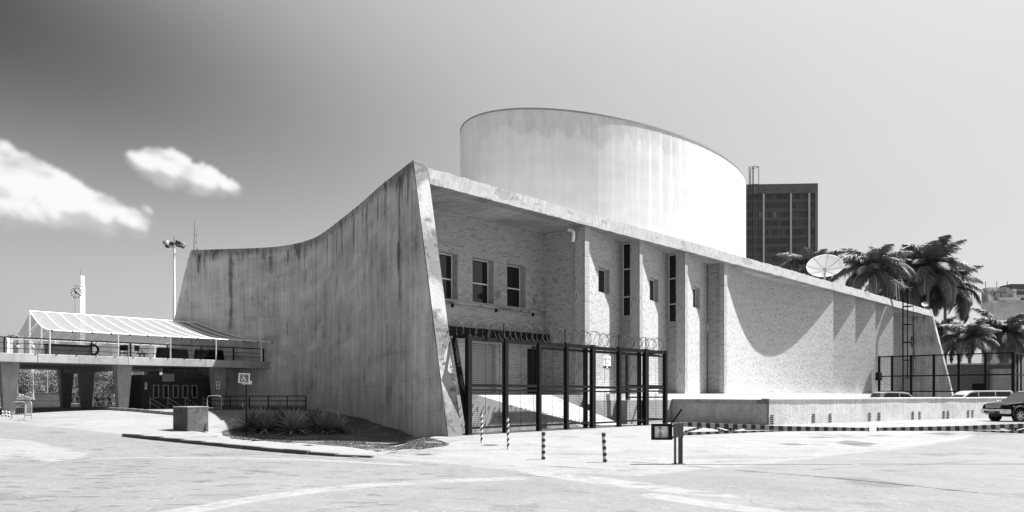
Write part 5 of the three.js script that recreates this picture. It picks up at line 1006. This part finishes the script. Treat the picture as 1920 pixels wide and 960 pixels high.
// ---------------------------------------------------------------- palms
{
  const palmM = [0.075, 0.1, 0.13].map((c) => new THREE.MeshPhysicalMaterial({ color: grey(c), roughness: 0.8, transmission: 0.22, thickness: 0, side: THREE.DoubleSide })), stalkM = mat(0.22, 0.7);
  const frondGeo = (len, droop) => {
    const K = 46, leaf = [], rach = [], c = (t) => { const a = 0.75 - droop * t; return a; };
    const P = [V(0, 0, 0)]; for (let k = 1; k <= K; k++) { const a = c(k / K) ; const q = P[k - 1].clone(); q.x += Math.cos(a) * len / K; q.y += Math.sin(a) * len / K; P.push(q); }
    const pos = [];
    for (let k = 5; k < K; k++) for (const s of [-1, 1]) for (let j = 0; j < 2; j++) {
      const t = (k + j * 0.5) / K, p = P[k].clone().lerp(P[Math.min(K, k + 1)], j * 0.5), d = P[Math.min(K, k + 1)].clone().sub(P[k - 1]).normalize(), L2 = len * 0.2 * Math.sin(Math.PI * Math.min(1, 0.12 + t * 0.9)) * rr(0.8, 1.15) + 0.06, w = len * 0.0125;
      const out = V(d.x * 0.55, d.y * 0.55 + rr(-0.5, 0.25) - 0.15, s * rr(0.7, 1.0)).normalize(), mid = p.clone().addScaledVector(out, L2 * 0.55), tip = p.clone().addScaledVector(out, L2); tip.y -= L2 * rr(0.15, 0.42);
      const wv = V(d.x, d.y, 0).multiplyScalar(w);
      const a = p.clone().sub(wv), b = p.clone().add(wv), m1 = mid.clone().sub(wv), m2 = mid.clone().add(wv);
      for (const q of [a, m1, m2, a, m2, b, m1, tip, m2]) pos.push(q.x, q.y, q.z);
    }
    const g = new THREE.BufferGeometry(); g.setAttribute('position', new THREE.Float32BufferAttribute(pos, 3)); g.setAttribute('uv', new THREE.Float32BufferAttribute(new Float32Array(pos.length / 3 * 2), 2)); g.computeVertexNormals();
    return { leaf: g, rachis: tube(P.filter((_, i) => i % 6 === 0 || i === K), len * 0.009, 14, 4) };
  };
  const variants = [frondGeo(1, 1.4), frondGeo(1, 1.8), frondGeo(1, 2.1), frondGeo(1, 1.6)];
  function palm(px, py, D, len, n, label, spread = 1) {
    const c = at(px, py, D), t = thing('palm_tree', label, 'palm', V(c.x, 0, c.z), 0, 'palms beyond the theatre');
    const h = c.y; const trunk = cyl(0.26, 0.17, 0, h - 0.4, 0, 0, 12); part('trunk', trunk, mat(0.2, 0.9), t); part('crownshaft', cyl(0.2, 0.12, h - 0.5, h + 0.35, 0, 0, 10), mat(0.1, 0.7), t);
    for (let i = 0; i < n; i++) {
      const q = (i + 0.5) / n, v = variants[q < 0.3 ? (i % 2 ? 0 : 3) : q < 0.7 ? 1 : 2], az = i * 2.39996 + rr(-0.25, 0.25), s = len * rr(0.75, 1.12);
      const f = part('frond', v.leaf, palmM[Math.floor(rnd() * 3)], t); f.position.set(0, h + 0.1, 0); f.scale.setScalar(s); f.rotation.set(0, az, lerp(0.8, -0.72, q) * spread + rr(-0.22, 0.22), 'YXZ');
      part('stalk', v.rachis, stalkM, f);
    }
    for (let k = 0; k < 1; k++) part('spear', rod(V(0, h + 0.2, 0), V(0.1, h + len * 0.7, 0.1), 0.04, 5, 0.01), palmM[2], t);
  }
  palm(1522, 508, 96, 5.0, 26, 'palm between the dark tower and the satellite dish');
  palm(1632, 512, 92, 5.4, 32, 'palm just right of the satellite dish');
  palm(1740, 516, 96, 6.2, 40, 'largest palm, rising over the far end of the fascia');
  palm(1772, 545, 100, 6.0, 36, 'palm close behind the largest one, to its right');
  palm(1690, 540, 104, 5.4, 30, 'palm half hidden between the taller crowns');
  palm(1818, 640, 92, 4.4, 28, 'low palm behind the leaning wall end');
  palm(1882, 632, 97, 5.2, 30, 'low palm at the right before the pale building');
  palm(1765, 625, 110, 4.2, 24, 'small palm in the gap behind the leaning wall');
  palm(1668, 508, 108, 5.2, 28, 'palm behind and between the two tall crowns');
  palm(1715, 505, 112, 5.4, 28, 'palm directly behind the largest crown');
  palm(1930, 650, 104, 4.0, 18, 'low palm cut by the right edge');
}
// ---------------------------------------------------------------- trees and low walls beyond the walkway
{
  const leafM = [0.07, 0.1, 0.14].map((c) => new THREE.MeshPhysicalMaterial({ color: grey(c), roughness: 0.8, transmission: 0.2, thickness: 0, side: THREE.DoubleSide })), barkM = mat(0.12, 0.95);
  function tree(px, D, rx, ry, cy, label, tone) {
    const p = at(px, 738, D), gy = ground(p.x, p.z), t = thing('leafy_tree', label, 'tree', V(p.x, gy, p.z), 0, 'trees beyond the walkway');
    const tr = [cyl(0.24, 0.15, -0.1, cy, 0, 0, 8)]; for (let k = 0; k < 5; k++) { const a = k * 1.3 + px; tr.push(rod(V(0, cy * 0.5, 0), V(Math.cos(a) * rx * 0.6, cy + ry * 0.3, Math.sin(a) * rx * 0.6), 0.09, 5, 0.03)); } part('trunk', tr, barkM, t);
    const pos = [], n = 7800, clumps = []; for (let k = 0; k < 46; k++) { const a = rr(0, 6.28), z = rr(-0.75, 1), q = Math.sqrt(1 - z * z), r = rr(0.6, 1); clumps.push([Math.cos(a) * q * rx * r, cy + z * ry * r, Math.sin(a) * q * rx * r, rr(0.22, 0.36) * rx]); }
    for (let i = 0; i < n; i++) { const c = clumps[i % 46], d = V(rr(-1, 1), rr(-1, 1), rr(-1, 1)).normalize().multiplyScalar(c[3] * Math.cbrt(rnd())), o = V(c[0] + d.x, c[1] + d.y * 0.8, c[2] + d.z), a = V(rr(-1, 1), rr(-1, 1), rr(-1, 1)).normalize(), b = V(rr(-1, 1), rr(-1, 1), rr(-1, 1)).cross(a).normalize(), s = rr(0.08, 0.16); for (const [x, y] of [[-1, 0], [0, -0.5], [1, 0], [-1, 0], [1, 0], [0, 0.5]]) { const q = o.clone().addScaledVector(a, x * s).addScaledVector(b, y * s); pos.push(q.x, q.y, q.z); } }
    const g = new THREE.BufferGeometry(); g.setAttribute('position', new THREE.Float32BufferAttribute(pos, 3)); g.computeVertexNormals(); part('crown', g, leafM[tone], t);
  }
  tree(8, 112, 3.6, 3.4, 3.4, 'leafy tree at the left edge seen under the walkway', 1); tree(76, 116, 3.6, 2.7, 2.9, 'round domed tree seen under the walkway', 2); tree(150, 120, 3.4, 3.6, 4.2, 'leafy tree between the walkway columns', 1); tree(196, 114, 3.8, 3.8, 4.0, 'dark leafy tree behind the seated people', 0); tree(247, 111, 3.6, 3.8, 3.8, 'leafy tree beside the ticket hall', 1); tree(112, 140, 5, 3, 3.3, 'tall tree farther off behind the domed one', 0); tree(222, 142, 5, 3, 3.3, 'tall tree farther off beside the ticket hall', 0); tree(30, 136, 5, 2.8, 3, 'tall tree farther off at the far left', 0); tree(-40, 128, 5, 2.8, 3, 'tall tree beyond the left edge', 1);
  // bushes
  for (const [px, D, r, label] of [[22, 74, 1.8, 'pale bush at the far left under the walkway'], [45, 82, 1.3, 'pale bush before the domed tree']]) { const p = at(px, 738, D), t = thing('bush', label, 'bush', V(p.x, ground(p.x, p.z), p.z), 0); const pos = []; for (let i = 0; i < 2600; i++) { const d = V(rr(-1, 1), rr(0, 1), rr(-1, 1)).normalize().multiplyScalar(r * Math.cbrt(rnd())), a = V(rr(-1, 1), rr(-0.4, 1), rr(-1, 1)).normalize(), b = V(rr(-1, 1), rr(-1, 1), rr(-1, 1)).cross(a).normalize(), s = rr(0.06, 0.14); for (const [x, y] of [[-1, 0], [0, -0.35], [1, 0], [-1, 0], [1, 0], [0, 0.35]]) { const q = V(d.x, d.y * 0.75, d.z).addScaledVector(a, x * s).addScaledVector(b, y * s); pos.push(q.x, q.y, q.z); } } const g = new THREE.BufferGeometry(); g.setAttribute('position', new THREE.Float32BufferAttribute(pos, 3)); g.computeVertexNormals(); part('foliage', g, leafM[2], t); }
  const low = (px0, px1, py0, D, th, label) => { const a = at(px0, py0, D), b = at(px1, py0, D), gy = ground(a.x, a.z); const o = thing('low_wall', label, 'wall', V((a.x + b.x) / 2, gy, a.z), 0.12); const w = (b.x - a.x) / 2, h = a.y - gy; part('wall', metreUV(bx(-w, w, -0.2, h - 0.08, -th, 0)), M.concrete, o); part('coping', metreUV(bx(-w - 0.05, w + 0.05, h - 0.08, h, -th - 0.05, 0.06)), M.apron, o); };
  low(70, 210, 737, 80, 0.4, 'pale low wall behind the walkway columns, upper'); low(38, 118, 750, 74, 0.5, 'pale low wall at the far left, lower'); low(135, 215, 743, 76, 0.4, 'pale low wall behind the seated people');
  for (const [px, y, label] of [[33, 690, 'thin pale lamp pole at the far left under the walkway'], [62, 690, 'thin pale lamp pole before the domed tree'], [89, 694, 'thin pale lamp pole right of the domed tree']]) { const D = 88, p = at(px, 738, D), gy = ground(p.x, p.z), t = thing('lamp_pole', label, 'lamp post', V(p.x, gy, p.z), 0, 'lamp poles beyond the walkway'); part('pole', cyl(0.05, 0.035, -0.1, 6.8, 0, 0, 8), mat(0.3, 0.5), t); part('lamp_head', xf(new THREE.SphereGeometry(0.22, 10, 8), 0, 6.9, 0), mat(0.7, 0.4), t); }
  // little striped posts at the left edge
  [[4.5, 781], [11, 781], [16.5, 782]].forEach(([px, py], i) => { const p = spot(px, py), h = 0.36, b = thing('banded_post', ['short banded post at the left edge, first of three', 'short banded post at the left edge, middle of three', 'short banded post at the left edge, third of three'][i], 'bollard', p, 0, 'short banded posts at the left edge'); for (let k = 0; k < 5; k++) part('band', cyl(0.04, 0.04, k ? k * h / 5 : -0.04, (k + 1) * h / 5, 0, 0, 10), k % 2 ? M.whitePaint : M.blackPaint, b); });
  const kb = G2([[196, 768.5], [240, 771], [290, 775.5], [330, 779]]), c = new THREE.CatmullRomCurve3(kb.map((p) => V(p[0], 0, p[1]))), n = 9, k = thing('kerb', 'dark kerb of the raised paving before the ticket hall', 'kerb'); for (let i = 0; i < n; i++) { const a = c.getPointAt(i / n), b = c.getPointAt((i + 0.97) / n), d = b.clone().sub(a), m = a.clone().lerp(b, 0.5); part('kerb_stone', xf(metreUV(new THREE.BoxGeometry(d.length(), 0.26, 0.16)), m.x, ground(m.x, m.z) + 0.03, m.z, Math.atan2(-d.z, d.x)), M.kerb, k); }
}

// ---------------------------------------------------------------- people under the walkway
function figure(joints, bones, size, res = 56) {             // one continuous body from tapered bones
  const mc = new MarchingCubes(res, new THREE.MeshStandardMaterial(), true, false, 120000); mc.isolation = 0; mc.reset();
  const half = size / 2;
  for (let k = 0; k < res; k++) for (let j = 0; j < res; j++) for (let i = 0; i < res; i++) {
    const p = V((i / res * 2 - 1) * half, (j / res * 2 - 1) * half + half - 0.06, (k / res * 2 - 1) * half); let d = 9;
    for (const [a, b] of bones) { const A = joints[a], Bq = joints[b], ax = A[0], ay = A[1], az = A[2], dx = Bq[0] - ax, dy = Bq[1] - ay, dz = Bq[2] - az, l2 = dx * dx + dy * dy + dz * dz, t = l2 ? clamp(((p.x - ax) * dx + (p.y - ay) * dy + (p.z - az) * dz) / l2) : 0; const e = Math.hypot(p.x - ax - dx * t, p.y - ay - dy * t, p.z - az - dz * t) - lerp(A[3], Bq[3], t); const h = clamp(0.5 + 0.5 * (d - e) / 0.03); d = lerp(d, e, h) - 0.03 * h * (1 - h); }
    mc.field[i + j * res + k * res * res] = -d;
  }
  mc.update();
  const n = mc.count ?? mc.geometry.drawRange.count, pos = new Float32Array(mc.positionArray.slice(0, n * 3)), nor = new Float32Array(mc.normalArray.slice(0, n * 3));
  for (let i = 0; i < n; i++) { pos[i * 3] *= half; pos[i * 3 + 1] = pos[i * 3 + 1] * half + half - 0.06; pos[i * 3 + 2] *= half; }
  const g = new THREE.BufferGeometry(); g.setAttribute('position', new THREE.BufferAttribute(pos, 3)); g.setAttribute('normal', new THREE.BufferAttribute(nor, 3)); g.setAttribute('uv', new THREE.BufferAttribute(new Float32Array(n * 2), 2));
  g.computeVertexNormals(); return g;
}
{
  const bones = [['pelvis', 'chest'], ['chest', 'neck'], ['neck', 'head'], ['chest', 'shL'], ['shL', 'elL'], ['elL', 'haL'], ['chest', 'shR'], ['shR', 'elR'], ['elR', 'haR'], ['pelvis', 'hipL'], ['hipL', 'knL'], ['knL', 'anL'], ['anL', 'toL'], ['pelvis', 'hipR'], ['hipR', 'knR'], ['knR', 'anR'], ['anR', 'toR'], ['head', 'nose']];
  const sit = { pelvis: [0, 0.52, 0, 0.15], chest: [0, 0.92, 0.05, 0.15], neck: [0, 1.12, 0.08, 0.055], head: [0, 1.25, 0.1, 0.098], nose: [0, 1.23, 0.21, 0.015], shL: [0.19, 1.0, 0.05, 0.06], elL: [0.25, 0.76, 0.14, 0.045], haL: [0.1, 0.66, 0.36, 0.038], shR: [-0.19, 1.0, 0.05, 0.06], elR: [-0.25, 0.76, 0.14, 0.045], haR: [-0.1, 0.66, 0.36, 0.038], hipL: [0.1, 0.52, 0.03, 0.1], knL: [0.13, 0.52, 0.44, 0.065], anL: [0.12, 0.1, 0.42, 0.045], toL: [0.13, 0.04, 0.58, 0.035], hipR: [-0.1, 0.52, 0.03, 0.1], knR: [-0.13, 0.52, 0.44, 0.065], anR: [-0.12, 0.1, 0.42, 0.045], toR: [-0.13, 0.04, 0.58, 0.035] };
  const stand = { pelvis: [0, 0.95, 0, 0.14], chest: [0, 1.3, 0, 0.15], neck: [0, 1.5, 0.02, 0.055], head: [0, 1.63, 0.03, 0.1], nose: [0, 1.61, 0.14, 0.015], shL: [0.2, 1.4, 0, 0.06], elL: [0.27, 1.12, -0.02, 0.045], haL: [0.2, 0.9, 0.12, 0.038], shR: [-0.2, 1.4, 0, 0.06], elR: [-0.28, 1.12, 0, 0.045], haR: [-0.27, 0.84, 0.06, 0.038], hipL: [0.1, 0.92, 0, 0.1], knL: [0.12, 0.5, 0.03, 0.07], anL: [0.13, 0.09, -0.02, 0.045], toL: [0.15, 0.04, 0.14, 0.035], hipR: [-0.1, 0.92, 0, 0.1], knR: [-0.11, 0.5, 0.05, 0.07], anR: [-0.12, 0.09, 0.04, 0.045], toR: [-0.14, 0.04, 0.2, 0.035] };
  const cloth = [0.012, 0.016, 0.022].map((c) => mat(c, 0.9)), sg = figure(sit, bones, 1.5), st = figure(stand, bones, 1.95, 64);
  const bench = thing('bench', 'long low bench under the walkway with seated people', 'bench', at(188, 765, 70).setY(0.4), 0.1); bench.position.y = ground(bench.position.x, bench.position.z);
  part('seat', rbx(-3.1, 3.6, 0.32, 0.4, -0.2, 0.22, 0.02), M.concrete, bench); for (const x of [-2.6, 0.2, 3]) part('leg', bx(x - 0.15, x + 0.15, 0, 0.32, -0.18, 0.2), M.concrete, bench);
  [[148, 'seated person in dark clothes, leftmost on the bench', 3.3], [183, 'seated person in dark clothes beside the column', 0.2], [195, 'seated person in dark clothes, middle of the bench', -0.3], [206, 'seated person in dark clothes half behind the column', 0.4], [246, 'seated person in dark clothes farthest right', 0.1]].forEach(([px, label, turn], i) => {
    const k = (px - MID) / FOCAL, D = 70 - 0.1 * (px - 188) * 0.05, x = k * D, p = V(x, ground(x, -D), -D), h = thing('person', label, 'person', p, turn + 0.1, 'people under the walkway'); part('body', sg, cloth[i % 3], h); part('hair', xf(new THREE.SphereGeometry(0.106, 12, 8, 0, 6.3, 0, 1.7), 0, 1.265, 0.085), M.dark, h);
    if (px === 246) part('stool', cyl(0.2, 0.2, 0, 0.38, 0, 0, 12), M.darkGrey, h);
  });
  const k = (133 - MID) / FOCAL, D = 71, h = thing('person', 'standing person in dark clothes beside a walkway column', 'person', V(k * D, ground(k * D, -D), -D), 0.4, 'people under the walkway'); part('body', st, cloth[0], h); part('hair', xf(new THREE.SphereGeometry(0.108, 12, 8, 0, 6.3, 0, 1.7), 0, 1.645, 0.015), M.dark, h);
}

// ---------------------------------------------------------------- vehicles
function wheel(parent, x, z, r, w, rimM) {
  const s = Math.sign(z), prof = [[r * 0.62, -w / 2], [r * 0.93, -w / 2], [r, -w * 0.32], [r, w * 0.32], [r * 0.93, w / 2], [r * 0.62, w / 2]].map((p) => new THREE.Vector2(p[0], p[1]));
  const g = new THREE.LatheGeometry(prof, 30); g.rotateX(Math.PI / 2); g.translate(x, r, z);
  const t = part('wheel', g, mat(0.02, 0.85), parent, undefined);
  const rim = [xf(new THREE.CylinderGeometry(r * 0.2, r * 0.2, w * 0.5, 16), 0, 0, s * w * 0.22, 0, Math.PI / 2)]; const ring = new THREE.TorusGeometry(r * 0.6, r * 0.06, 8, 30); ring.translate(0, 0, s * w * 0.4); rim.push(ring);
  for (let k = 0; k < 6; k++) rim.push(xf(rbx(-r * 0.1, r * 0.1, r * 0.1, r * 0.6, -0.02, 0.02, 0.012, 1), 0, 0, s * w * 0.36, 0, 0, k * Math.PI / 3));
  const q = mg(rim); q.translate(x, r, z); part('rim', q, rimM, t);
  const disc = new THREE.CylinderGeometry(r * 0.62, r * 0.62, 0.02, 24); disc.rotateX(Math.PI / 2); disc.translate(x, r, z + s * w * 0.1); part('brake_disc', disc, mat(0.06, 0.5), t);
}
function bodySide(pts, width, arches, bevel = 0.07) {
  const s = new THREE.Shape(); s.moveTo(pts[0][0], pts[0][1]); for (let i = 1; i < pts.length; i++) s.lineTo(pts[i][0], pts[i][1]);
  const yb = pts[0][1]; for (const [cx, r, cy] of arches) { const dy = cy - yb, h = Math.sqrt(r * r - dy * dy), a0 = Math.atan2(-dy, -h), a1 = Math.atan2(-dy, h); s.lineTo(cx - h, yb); s.absarc(cx, cy, r, a0, a1, true); }
  s.closePath();
  const g = new THREE.ExtrudeGeometry(s, { depth: width - 2 * bevel, bevelEnabled: true, bevelSize: bevel * 0.7, bevelThickness: bevel, bevelOffset: -bevel * 0.7, bevelSegments: 4, curveSegments: 16 }); g.translate(0, 0, -width / 2 + bevel);
  return toCreasedNormals(flat(g), 0.7);
}
function taper(g, y0, y1, k, front = 0) { const p = g.attributes.position; for (let i = 0; i < p.count; i++) { const t = clamp((p.getY(i) - y0) / (y1 - y0), 0, 1.2); p.setZ(i, p.getZ(i) * (1 - k * t)); } g.computeVertexNormals(); return toCreasedNormals(g.index ? g.toNonIndexed() : g, 0.6); }
function nosed(g, x0, x1, k) { const p = g.attributes.position; for (let i = 0; i < p.count; i++) { const t = smooth(x0, x1, p.getX(i)); p.setZ(i, p.getZ(i) * (1 - k * t * t)); } return toCreasedNormals(g, 0.7); }
{
  const paint = new THREE.MeshPhysicalMaterial({ color: grey(0.006), roughness: 0.65, specularIntensity: 0.25 }), chrome = mat(0.6, 0.22, { metalness: 0.9 }), lens = mat(0.7, 0.1, { metalness: 0.3 }), rimM = mat(0.5, 0.3, { metalness: 0.8 }), trim = mat(0.03, 0.8);
  const F = at(1862, 786, 44.8), turn = Math.PI + 0.2, fx = Math.cos(turn), fz = -Math.sin(turn);
  const C = thing('pickup_truck', 'black pickup truck with bright front bumper at the right edge', 'pickup', V(F.x - fx * 2.72, 0, F.z - fz * 2.72), turn); C.scale.setScalar(1.07);
  // x forward
  const low = [[-2.52, 0.5], [-2.55, 1.0], [-2.5, 1.1], [-1.3, 1.12], [1.05, 1.13], [1.35, 1.15], [2.1, 1.08], [2.44, 0.98], [2.53, 0.82], [2.5, 0.55], [2.36, 0.46]];
  

  // outline runs clockwise along the top and back under the sills through both wheel arches
  const out = [[-2.52, 0.46], [-2.55, 1.0], [-2.5, 1.1], [-1.3, 1.13], [1.05, 1.15], [1.35, 1.16], [2.1, 1.09], [2.44, 1.0], [2.53, 0.84], [2.5, 0.58], [2.36, 0.46]];
  const s = new THREE.Shape(); s.moveTo(out[0][0], out[0][1]); for (const p of out.slice(1)) s.lineTo(p[0], p[1]);
  for (const cx of [1.62, -1.4]) { s.lineTo(cx + 0.46, 0.46); s.absarc(cx, 0.4, 0.464, 0.13, Math.PI - 0.13, false); s.lineTo(cx - 0.46, 0.46); }
  s.closePath();
  let sh = new THREE.ExtrudeGeometry(s, { depth: 1.62, bevelEnabled: true, bevelSize: 0.05, bevelThickness: 0.08, bevelOffset: -0.05, bevelSegments: 4, curveSegments: 14 }); sh.translate(0, 0, -0.81);
  part('body', nosed(flat(sh), 1.6, 2.55, 0.12), paint, C);
  part('underbody', bx(-2.3, 2.2, 0.34, 0.5, -0.6, 0.6), trim, C);
  const cab = prism([[1.28, 1.1], [0.5, 1.66], [0.3, 1.72], [-0.85, 1.74], [-1.0, 1.68], [-1.22, 1.1]], 1.62, [], 0.05); cab.translate(0, 0, 0.81); part('cabin', taper(cab, 1.12, 1.74, 0.17), paint, C);
  const glassAt = (pts, z, nm) => { const q = prism(pts, 0.03); q.translate(0, 0, z > 0 ? z : z + 0.03); part(nm, taper(q, 1.12, 1.74, 0.17), M.glass, C); };
  for (const z of [0.823, -0.823]) { glassAt([[1.0, 1.18], [0.42, 1.62], [0.02, 1.65], [0.02, 1.18]], z, 'side_window'); glassAt([[-0.06, 1.18], [-0.06, 1.65], [-0.82, 1.66], [-1.05, 1.18]], z, 'side_window'); }
  const ws = tris([[1.265, 1.14, -0.72], [1.265, 1.14, 0.72], [0.545, 1.65, 0.62], [0.545, 1.65, -0.62]], [[0, 1, 2, 3]]); ws.translate(0.022, 0.02, 0); part('windscreen', ws, mat(0.03, 0.1, side2), C);
  for (const z of [-1, 1]) { part('mirror', rbx(0.92, 1.08, 1.2, 1.4, z > 0 ? 0.84 : -1.06, z > 0 ? 1.06 : -0.84, 0.05), chrome, C); part('headlight', rbx(2.18, 2.43, 0.84, 1.0, z > 0 ? 0.5 : -0.78, z > 0 ? 0.78 : -0.5, 0.05), lens, C); part('arch_flare', xf(new THREE.TorusGeometry(0.5, 0.055, 8, 24, Math.PI), 1.62, 0.42, z * 0.88), trim, C); part('arch_flare', xf(new THREE.TorusGeometry(0.5, 0.055, 8, 24, Math.PI), -1.4, 0.42, z * 0.88), trim, C); part('sill', rbx(-0.9, 1.1, 0.36, 0.46, z * 0.86 - 0.06, z * 0.86 + 0.06, 0.03), trim, C); part('door_handle', rbx(-0.02, 0.16, 1.0, 1.04, z * 0.892 - 0.02, z * 0.892 + 0.02, 0.01), chrome, C); part('indicator', rbx(1.98, 2.06, 0.9, 0.94, z * 0.866 - 0.02, z * 0.866 + 0.02, 0.01), lens, C); }
  part('grille', [bx(2.46, 2.545, 0.8, 0.98, -0.48, 0.48)], trim, C); for (let k = 0; k < 3; k++) part('grille_bar', rbx(2.52, 2.57, 0.82 + k * 0.055, 0.845 + k * 0.055, -0.5, 0.5, 0.01, 1), chrome, C);
  part('bumper', nosed(flat(rbx(2.2, 2.64, 0.48, 0.76, -0.9, 0.9, 0.07, 3)), 2.2, 2.64, 0.12), chrome, C); part('bumper_intake', rbx(2.6, 2.65, 0.52, 0.66, -0.55, 0.55, 0.02, 1), trim, C); part('number_plate', bx(2.65, 2.66, 0.58, 0.7, -0.2, 0.2), mat(0.35, 0.5), C);
  for (const z of [-0.62, 0.62]) part('fog_lamp', xf(new THREE.CylinderGeometry(0.06, 0.06, 0.05, 14), 2.6, 0.6, z, 0, 0, Math.PI / 2), trim, C);
  for (const x of [1.62, -1.4]) for (const z of [-0.78, 0.78]) wheel(C, x, z, 0.385, 0.25, rimM);
  part('roof_rail', [rod(V(-0.75, 1.77, 0.55), V(0.25, 1.75, 0.57), 0.018), rod(V(-0.75, 1.77, -0.55), V(0.25, 1.75, -0.57), 0.018)], chrome, C);
}
function parkedCar(pos, turn, label, name, prof, roofPts, glassSets, paint, width, L2) {
  const C = thing(name, label, 'car', pos, turn), s = new THREE.Shape(); s.moveTo(prof[0][0], prof[0][1]); for (const p of prof.slice(1)) s.lineTo(p[0], p[1]);
  for (const cx of [L2 * 0.3, -L2 * 0.3]) { s.lineTo(cx + 0.37, prof[0][1]); s.absarc(cx, 0.34, 0.38, 0.1, Math.PI - 0.1, false); s.lineTo(cx - 0.37, prof[0][1]); } s.closePath();
  const b = new THREE.ExtrudeGeometry(s, { depth: width - 0.16, bevelEnabled: true, bevelSize: 0.05, bevelThickness: 0.08, bevelOffset: -0.05, bevelSegments: 3, curveSegments: 12 }); b.translate(0, 0, -width / 2 + 0.08); part('body', toCreasedNormals(flat(b), 0.6), paint, C);
  const y0 = roofPts[0][1], y1 = Math.max(...roofPts.map((p) => p[1])), cab = prism(roofPts, width - 0.1, [], 0.05); cab.translate(0, 0, width / 2 - 0.05); part('cabin', taper(cab, y0, y1, 0.12), paint, C);
  for (const gs of glassSets) for (const z of [1, -1]) { const q = prism(gs, 0.03); q.translate(0, 0, z > 0 ? width / 2 - 0.035 : -width / 2 + 0.065); part('side_window', taper(q, y0, y1, 0.12), M.glass, C); }
  for (const e of [0, roofPts.length - 1]) { const a = roofPts[e], c = roofPts[e ? e - 1 : 1], dx = e ? -0.02 : 0.02; part('end_window', tris([[a[0] + dx, a[1] + 0.06, -width * 0.38], [a[0] + dx, a[1] + 0.06, width * 0.38], [c[0] + dx, c[1] - 0.04, width * 0.34], [c[0] + dx, c[1] - 0.04, -width * 0.34]], [[0, 1, 2, 3]]), mat(0.03, 0.1, side2), C); }
  for (const x of [L2 * 0.3, -L2 * 0.3]) for (const z of [-1, 1]) wheel(C, x, z * (width / 2 - 0.12), 0.33, 0.2, M.alu);
  for (const z of [-0.6, 0.6]) part('headlight', rbx(L2 / 2 - 0.12, L2 / 2 + 0.01, 0.68, 0.82, z - 0.15, z + 0.15, 0.03), M.alu, C);
  return C;
}
{
  const silver = new THREE.MeshPhysicalMaterial({ color: grey(0.3), roughness: 0.3, clearcoat: 0.6, clearcoatRoughness: 0.1 }), white = new THREE.MeshPhysicalMaterial({ color: grey(0.4), roughness: 0.35, clearcoat: 0.5 });
  const at0 = (px, D) => { const p = at(px, 738, D); p.y = 0; return p; };
  parkedCar(at0(1682, 61), 0.05, 'tall pale car behind the terrace, only roof and windows showing', 'parked_car', [[-2.15, 0.4], [-2.2, 0.95], [-1.9, 1.1], [1.1, 1.1], [2.0, 0.95], [2.15, 0.75], [2.12, 0.4]], [[1.35, 1.08], [0.55, 1.78], [0.2, 1.88], [-1.35, 1.9], [-1.75, 1.82], [-2.0, 1.08]], [[[1.1, 1.18], [0.5, 1.7], [-0.2, 1.78], [-0.2, 1.18]], [[-0.3, 1.18], [-0.3, 1.78], [-1.2, 1.8], [-1.5, 1.7], [-1.7, 1.18]]], silver, 1.8, 4.3);
  parkedCar(at0(1832, 60), Math.PI + 0.05, 'long pale van behind the terrace below the yard fence', 'parked_van', [[-2.5, 0.42], [-2.55, 1.05], [-2.4, 1.12], [1.7, 1.12], [2.4, 1.0], [2.55, 0.8], [2.5, 0.42]], [[2.2, 1.1], [1.15, 1.88], [0.8, 1.98], [-2.3, 2.0], [-2.45, 1.9], [-2.5, 1.1]], [[[1.9, 1.2], [1.1, 1.8], [0.5, 1.88], [0.5, 1.2]], [[0.4, 1.2], [0.4, 1.88], [-0.9, 1.9], [-0.9, 1.2]], [[-1.0, 1.2], [-1.0, 1.9], [-2.2, 1.9], [-2.3, 1.2]]], white, 1.9, 5.0);
}

renderer.render(scene, camera);
